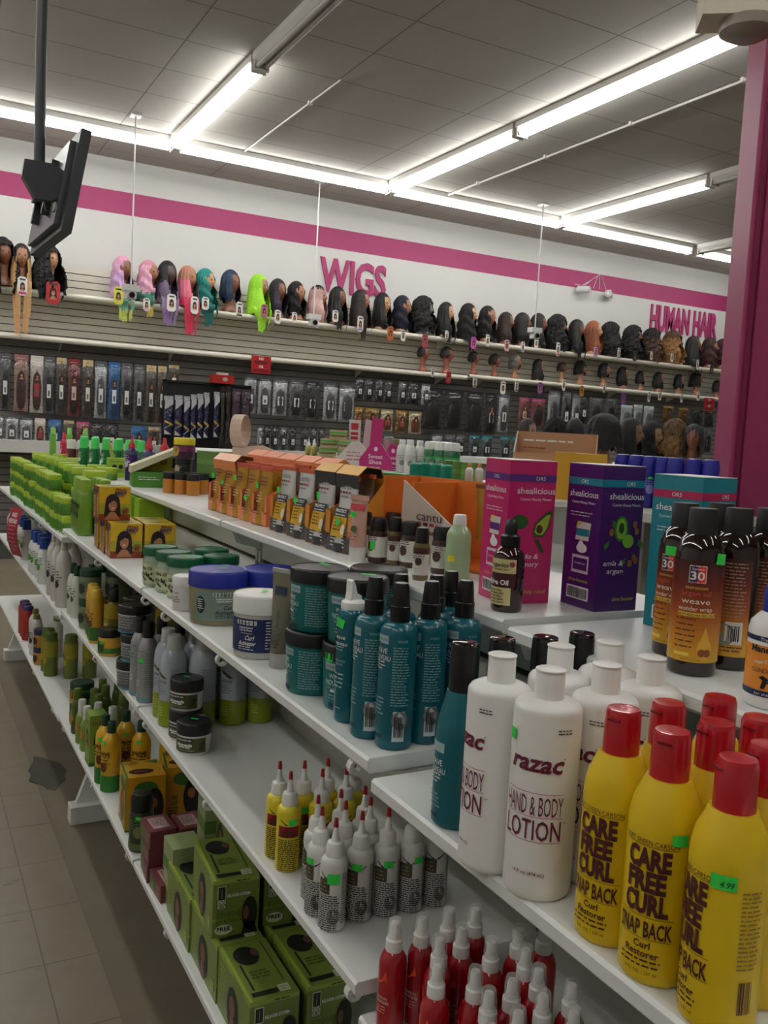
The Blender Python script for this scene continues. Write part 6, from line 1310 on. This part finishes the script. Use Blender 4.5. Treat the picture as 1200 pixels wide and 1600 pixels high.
for i, (px, py, s, col, lab) in enumerate(TG):
    x, y, z = atY(px, py, 9.90); t = empty('hang_tag', (x, 9.90, z), .35 if i % 2 else .15); w_, h = .047*s, .078*s*(1.1 if i % 3 else 1)
    m = MB(); c = w_*.45
    m.prism([(-w_, -h+c), (-w_+c, -h), (w_-c, -h), (w_, -h+c), (w_, h-c), (w_-c, h), (-w_+c, h), (-w_, h-c)], 'y', -.002, .002, cw if not col or i % 2 else mat(col, .4)); m.build('card', t)
    d = Draw(flat(0, -.0024, 0)); portrait(d, 0, .004, w_*1.1)
    if col: d.rect(-w_*.8, -h*.85, w_*.8, -h*.6, mat(col if not i % 2 or 1 else 'dedbd6', .4), 8)
    d.rect(-w_*.6, h*.62, w_*.6, h*.8, mat('3a3a3c', .5), 8); d.done(t, 'printed_portrait')
    ra = .35 if i % 2 else .15; zl = (2.79 if i < 31 else 2.34)-z; m = MB(); m.tube([(0, 0, h*.9), (.124*sin(ra), .124*cos(ra), max(h+.01, zl))], .0012, cw, 5); m.build('string', t)
    tag(t, (lab or 'small portrait card hanging from the %s ledge, %s from the left' % ('upper' if i < 31 else 'lower', ordn(i+1 if i < 31 else i-30, 99))), 'hang tag', 'portrait cards on the %s ledge' % ('upper' if i < 31 else 'lower'))
# refund signs
for (px, py, Y, s, lab) in ((408, 570, 9.98, 1.0, 'red sign on the ledge at left reading no refund or exchange'), (1108, 632, 9.98, 1.0, 'red sign on the ledge beside the column reading no refund or exchange')):
    x, y, z = atY(px, py, Y); t = empty('refund_sign', (x, Y, z), .1); m = MB(); m.box(-.125, -.002, -.10, .125, .002, .10, mat('a8161e', .4)); b = m.build('sign_sheet', t)
    d = Draw(flat(0, -.0025, 0)); d.text('NO', 0, .070, .030, WHITE, w=.06, bold=.03); d.text('REFUND', 0, .026, .030, mat('1c0a0c', .5), w=.17, bold=.03); d.text('OR', 0, -.022, .030, WHITE, w=.06, bold=.03); d.text('EXCHANGE', 0, -.068, .028, mat('1c0a0c', .5), w=.20, bold=.03); d.done(b); tag(t, lab, 'sign')
# ------------------------------------------------------------------ packaged hair on the wall
def pack(px0, px1, py0, py1, kind, label, grp, Y=10.05):
    x0, _, z1 = atY(px0, py0, Y); x1, _, _ = atY(px1, py0, Y); _, _, z0 = atY((px0+px1)/2, py1, Y); W = abs(x1-x0)*.94; H = z1-z0
    K = dict(grey=('5c5c60', '141416', '55555a', 'd0d0d0'), dark=('343438', '0d0d0e', '303034', 'c9c9c9'), arch=('8a6f66', '3a2420', '9a6a68', ''), red=('6a3434', '241212', '7a2a2c', 'c9a8a0'), beige=('4a4038', '241a16', 'c0ae88', 'd6d2c8'), brown=('b8b0a8', '3f2a20', 'd4ccc4', 'a02a3a'),
             blue=('2a5a86', '1c3450', '2f6aa8', 'd0d8e0'), silver=('a3a6a8', '3a3a3a', '505458', 'cfcfcf'), black=('222226', '08080a', '2a2a2e', 'c9b0b0'), gold=('7a5a20', '4a3010', 'a07a30', 'a83a30'), foil=('b0a488', '5a2a20', '9a8a5a', 'a83a30'), pinkp=('7a3f44', '2c1c1c', 'b04a78', 'c9a08a'),
             white=('9aa0a0', '4a5050', 'c9d0d0', '5a6a6a'), navy=('20204a', '16163a', 'a9a9b0', ''), brhair=('2a1c18', '120c0a', '2a1c18', ''), plum=('3f2c3c', '281a26', '4a3a48', ''), teal=('4a5a5c', '141618', '1c8a98', 'd0d0d0'))[kind]
    t = empty('hair_package', ((x0+x1)/2, Y, z0), .0); pl = mat(K[0], .14, metal=.55 if kind in ('silver', 'foil', 'grey', 'gold', 'teal') else .2, bump=1.0, scale=70, coat=1.0, var=.3); m = MB(); nx, nz = 7, 16; Z = H*.92
    for j in range(nz+1):
        for i in range(nx+1):
            u, v = i/nx, j/nz; e = (4*u*(1-u))**.5*(4*v*(1-v))**.4; w_ = W*(1-.06*sin(v*pi)); top_ = (1 if kind not in ('arch', 'red') else (1-.5*abs(2*u-1)**3*smooth(.8, 1, v)*.3))
            m.v.append((-w_/2+w_*u, -.022*e-.002+random.uniform(-.009, .009)*e, Z*v*top_))
    n = len(m.v)
    for p in list(m.v): m.v.append((p[0], -p[1]*.6, p[2]))
    for j in range(nz):
        for i in range(nx):
            a_ = j*(nx+1)+i; m.face([a_, a_+1, a_+nx+2, a_+nx+1], pl); m.face([n+a_, n+a_+nx+1, n+a_+nx+2, n+a_+1], pl, True)
    m.build('pouch', t)
    if kind == 'navy':
        d = Draw(flat(0, -.026, 0)); gy = mat('b9b9bc', .4); d.poly([(-W*.42, Z*.98), (W*.42, Z*.98), (W*.42, Z*.86), (-W*.42, Z*.70)], gy); d.poly([(-W*.42, Z*.42), (-W*.42, Z*.36), (W*.42, Z*.26), (W*.42, Z*.32)], mat('b89a40', .4)); d.poly([(-W*.42, .01), (W*.3, .01), (-W*.42, Z*.16)], gy); d.poly([(-W*.42, Z*.20), (-W*.42, Z*.185), (W*.42, Z*.30), (W*.42, Z*.32)], gy); d.done(t, 'printed_front')
    elif kind not in ('brhair', 'plum'):
        m = MB(); hb = mat(K[1], .3, bump=.8, scale=80, var=.4)
        m.lathe([(.001, 0), (W*.20, Z*.03), (W*.31, Z*.15), (W*.33, Z*.45), (W*.26, Z*.66), (W*.08, Z*.74), (.001, Z*.76)], hb, 12, sy=.22, cy=-.022, z0=Z*.04, fn=None); m.build('hair_bundle', t)
        d = Draw(flat(0, -.0335, 0))
        if K[3]: d.rect(-W*.20, Z*.30, W*.16, Z*.56, mat(K[3], .4), 2); d.rect(-W*.10, Z*.34, W*.06, Z*.44, mat('5a5a5a', .5), 3)
        if kind in ('arch', 'red', 'beige', 'brown', 'blue', 'gold', 'foil', 'pinkp', 'black'): portrait(d, 0, Z*.70, W*.34)
        d.done(t, 'label')
    m = MB(); m.box(-W*.46, -.006, H*.88, W*.46, .006, H, mat(K[2], .35)); hc_ = m.build('header_card', t)
    if kind not in ('brhair', 'plum'): d = Draw(flat(0, -.0065, 0)); d.lines(-W*.3, W*.3, H*.93, 1, H*.03, mat('e0e0dc' if kind != 'beige' else 'a02a2a', .5)); d.done(hc_)
    m = MB(); m.tube([(0, -.03, H*.97), (0, (YW-.085 if Y > 9.5 else 9.418)-Y, H*.985)], .003, mat('a9a9a9', .3, metal=.8), 6); m.build('peg_hook', t)
    return tag(t, label, 'hair package', grp)
def prow(items, X0, sc, y0, y1, rowname, Y=10.05, slope=0.0, offx=0):
    for i, it in enumerate(items):
        a_, b_, kd = it[0]/sc+X0, it[1]/sc+X0, it[2]; ya = (it[3] if len(it) > 3 else y0+slope*((a_+b_)/2-X0)); yb = (it[4] if len(it) > 4 else y1+slope*((a_+b_)/2-X0))
        nm = dict(grey='grey', dark='dark', arch='rosy arched', red='red arched', beige='beige-topped', brown='white-and-brown', blue='blue', silver='silver', black='black', gold='gold', foil='foil', pinkp='pink-edged', white='pale', navy='navy', brhair='brown-black', plum='plum', teal='teal-topped')[kd]
        pack(a_, b_, ya, yb, kd, '%s hair package, %s from the left %s' % (nm, ordn(i+1, 99), rowname), 'hair packages '+rowname, Y)
prow([(-2, 54, 'grey'), (64, 138, 'arch'), (141, 208, 'brown'), (203, 260, 'grey'), (263, 316, 'beige'), (317, 380, 'red'), (386, 441, 'beige'), (444, 505, 'silver'), (508, 567, 'blue'), (568, 624, 'grey'), (628, 682, 'grey'), (685, 736, 'beige'), (739, 784, 'beige'), (789, 842, 'beige', 570, 612)], 0, 3, 550, 640, 'in the top row at left', slope=.085)
prow([(-10, 18, 'silver'), (24, 88, 'silver'), (92, 156, 'silver'), (160, 216, 'brown'), (224, 291, 'blue'), (295, 350, 'beige'), (356, 420, 'pinkp'), (425, 480, 'dark'), (485, 560, 'dark'), (612, 690, 'blue'), (694, 750, 'beige')], 0, 3, 648, 692, 'in the low row at left', slope=.08)
prow([(5, 66, 'silver'), (70, 136, 'silver'), (139, 212, 'silver'), (216, 286, 'grey'), (290, 362, 'dark'), (376, 446, 'silver'), (450, 528, 'silver')], 380, 3, 586, 645, 'in the middle row', slope=.085)
prow([(527, 568, 'dark'), (570, 612, 'dark'), (622, 660, 'dark'), (662, 702, 'dark'), (728, 768, 'grey'), (770, 828, 'dark'), (836, 880, 'silver')], 380, 3, 575, 609, 'in the short row right of the middle', slope=.085)
prow([(520, 566, 'gold'), (570, 640, 'gold'), (644, 706, 'foil'), (714, 772, 'gold'), (774, 840, 'foil')], 380, 3, 620, 655, 'in the gold foil row', slope=.085)
prow([(10, 50, 'silver'), (56, 106, 'dark'), (110, 166, 'dark'), (172, 226, 'grey'), (234, 296, 'dark'), (324, 386, 'dark'), (390, 444, 'dark'), (450, 500, 'dark')], 400, 4.615, 665, 703, 'in the low row above the orange cartons', slope=.04)
prow([(100, 246, 'black'), (254, 400, 'black'), (408, 540, 'black'), (548, 636, 'black'), (645, 726, 'silver', 614, 676)], 640, 4.615, 604, 668, 'in the row of wide black packages', slope=.08)
prow([(160, 240, 'silver'), (250, 328, 'grey'), (334, 406, 'grey'), (430, 506, 'teal'), (516, 600, 'teal'), (650, 730, 'teal'), (740, 842, 'teal')], 640, 4.615, 676, 712, 'in the low row with teal headers', slope=.04)
prow([(790, 868, 'pinkp'), (872, 984, 'pinkp'), (1000, 1092, 'silver', 610, 668), (1100, 1170, 'grey', 612, 676), (1175, 1240, 'silver', 615, 678)], 640, 4.615, 610, 655, 'in the row with pink edges', slope=.06)
prow([(398, 436, 'dark'), (440, 500, 'grey'), (505, 560, 'grey'), (572, 626, 'white', 632, 672), (628, 668, 'white', 632, 672), (670, 716, 'white', 634, 674), (752, 800, 'gold', 634, 660), (820, 862, 'gold', 637, 663), (872, 925, 'dark', 640, 666), (930, 975, 'dark', 642, 668)], 760, 2.727, 612, 655, 'in the right hand rows', slope=.05)
prow([(705, 730, 'pinkp'), (733, 756, 'pinkp'), (758, 782, 'pinkp'), (800, 840, 'grey'), (842, 880, 'grey'), (884, 920, 'grey'), (924, 966, 'grey')], 760, 2.727, 652, 690, 'in the low rack at right', slope=.05, Y=9.9)
prow([(180, 296, 'navy', 618, 680), (300, 396, 'navy', 617, 682), (400, 475, 'navy', 619, 692), (478, 548, 'navy', 616, 686), (550, 622, 'navy', 615, 686), (625, 690, 'navy', 613, 685), (735, 803, 'navy', 612, 684), (810, 866, 'brhair', 604, 700), (868, 930, 'brhair', 603, 702), (940, 1040, 'plum', 607, 654), (1042, 1140, 'plum', 608, 656)], 230, 7.06, 610, 690, 'on the protruding rack', Y=9.3)
x, y, z = atY(350, 602, 9.3); z = zr = z+.02; t = empty('red_carton', (x, 9.38, z)); m = MB(); m.box(-.12, -.05, 0, .12, .06, .09, mat('a8201c', .4)); m.build('carton', t); m = MB(); m.box(-.05, -.03, .09, .06, .04, .115, mat('c9c4bc', .4)); m.build('top_card', t); d = Draw(flat(0, -.0505, 0)); d.ell(.02, .045, .03, .022, mat('c9a8a0', .5)); d.done(t)
tag(t, 'red carton on top of the protruding rack', 'carton')
rk = empty('wire_rack', (x, 9.40, 0)); wm_ = mat('2a2a2c', .4, metal=.5); m = MB(); 
xa = atY(255, 690, 9.34)[0]-x; xb = atY(392, 690, 9.34)[0]-x
m.box(xa, .0, .001, xa+.03, .03, z-.0, wm_); m.build('post', rk); m = MB(); m.box(xb-.03, 0, .001, xb, .03, z, wm_); m.build('post', rk); m = MB(); m.box(xa, 0, z-.02, xb, .03, z, wm_); m.build('rail', rk); m = MB(); m.box(xa, .02, .1, xb, .03, z, mat('161618', .7)); m.build('back_board', rk)
tag(rk, 'dark wire rack in front of the wall holding the navy packages', 'rack')

# ------------------------------------------------------------------ settle round containers so that neighbours only touch
RND = ('bottle', 'can', 'jar', 'tub', 'spray bottle')
its = []
for o in [q for q in COL.objects if q.parent is None and q.get('category') in RND and q.location.y < 6]:
    r = 0; z1 = 0
    for c in o.children:
        if c.name.startswith(('body', 'cap', 'lid', 'collar', 'lower_band')) and c.type == 'MESH':
            r = max(r, max(hypot(v.co.x, v.co.y) for v in c.data.vertices)); z1 = max(z1, max(v.co.z for v in c.data.vertices))
    its.append([o, r*o.scale.x+.0006, o.location.z, o.location.z+z1*o.scale.z])
cols_ = {}
for it in its: cols_.setdefault((round(it[0].location.x*150), round(it[0].location.y*150)), []).append(it)
G_c = [dict(x=sum(i[0].location.x for i in v)/len(v), y=sum(i[0].location.y for i in v)/len(v), r=max(i[1] for i in v), z0=min(i[2] for i in v), z1=max(i[3] for i in v), v=v, X=None) for v in cols_.values()]
for g in G_c: g['x0'], g['y0'] = g['x'], g['y']
for _ in range(40):
    mv = 0
    for a in range(len(G_c)):
        A = G_c[a]
        for b in range(a+1, len(G_c)):
            B = G_c[b]
            if abs(A['x']-B['x']) > .13 or abs(A['y']-B['y']) > .13 or min(A['z1'], B['z1'])-max(A['z0'], B['z0']) <= 0: continue
            dx, dy = B['x']-A['x'], B['y']-A['y']; D = hypot(dx, dy) or 1e-4; need = A['r']+B['r']-D
            if need > 0:
                mv += need; ux, uy = dx/D, dy/D; A['x'] -= ux*need*.5; A['y'] -= uy*need*.5; B['x'] += ux*need*.5; B['y'] += uy*need*.5
        if A['x0'] < .83 and A['z0'] < 1.2:
            A['x'] = min(max(A['x'], .521+A['r']), .815-A['r'])
    if mv < .0001: break
for g in G_c:
    dx, dy = g['x']-g['x0'], g['y']-g['y0']; D = hypot(dx, dy); lim = .004 if g['y0'] < 1.0 else .012
    k = 1 if D < lim else lim/D
    for it in g['v']: it[0].location.x += dx*k; it[0].location.y += dy*k
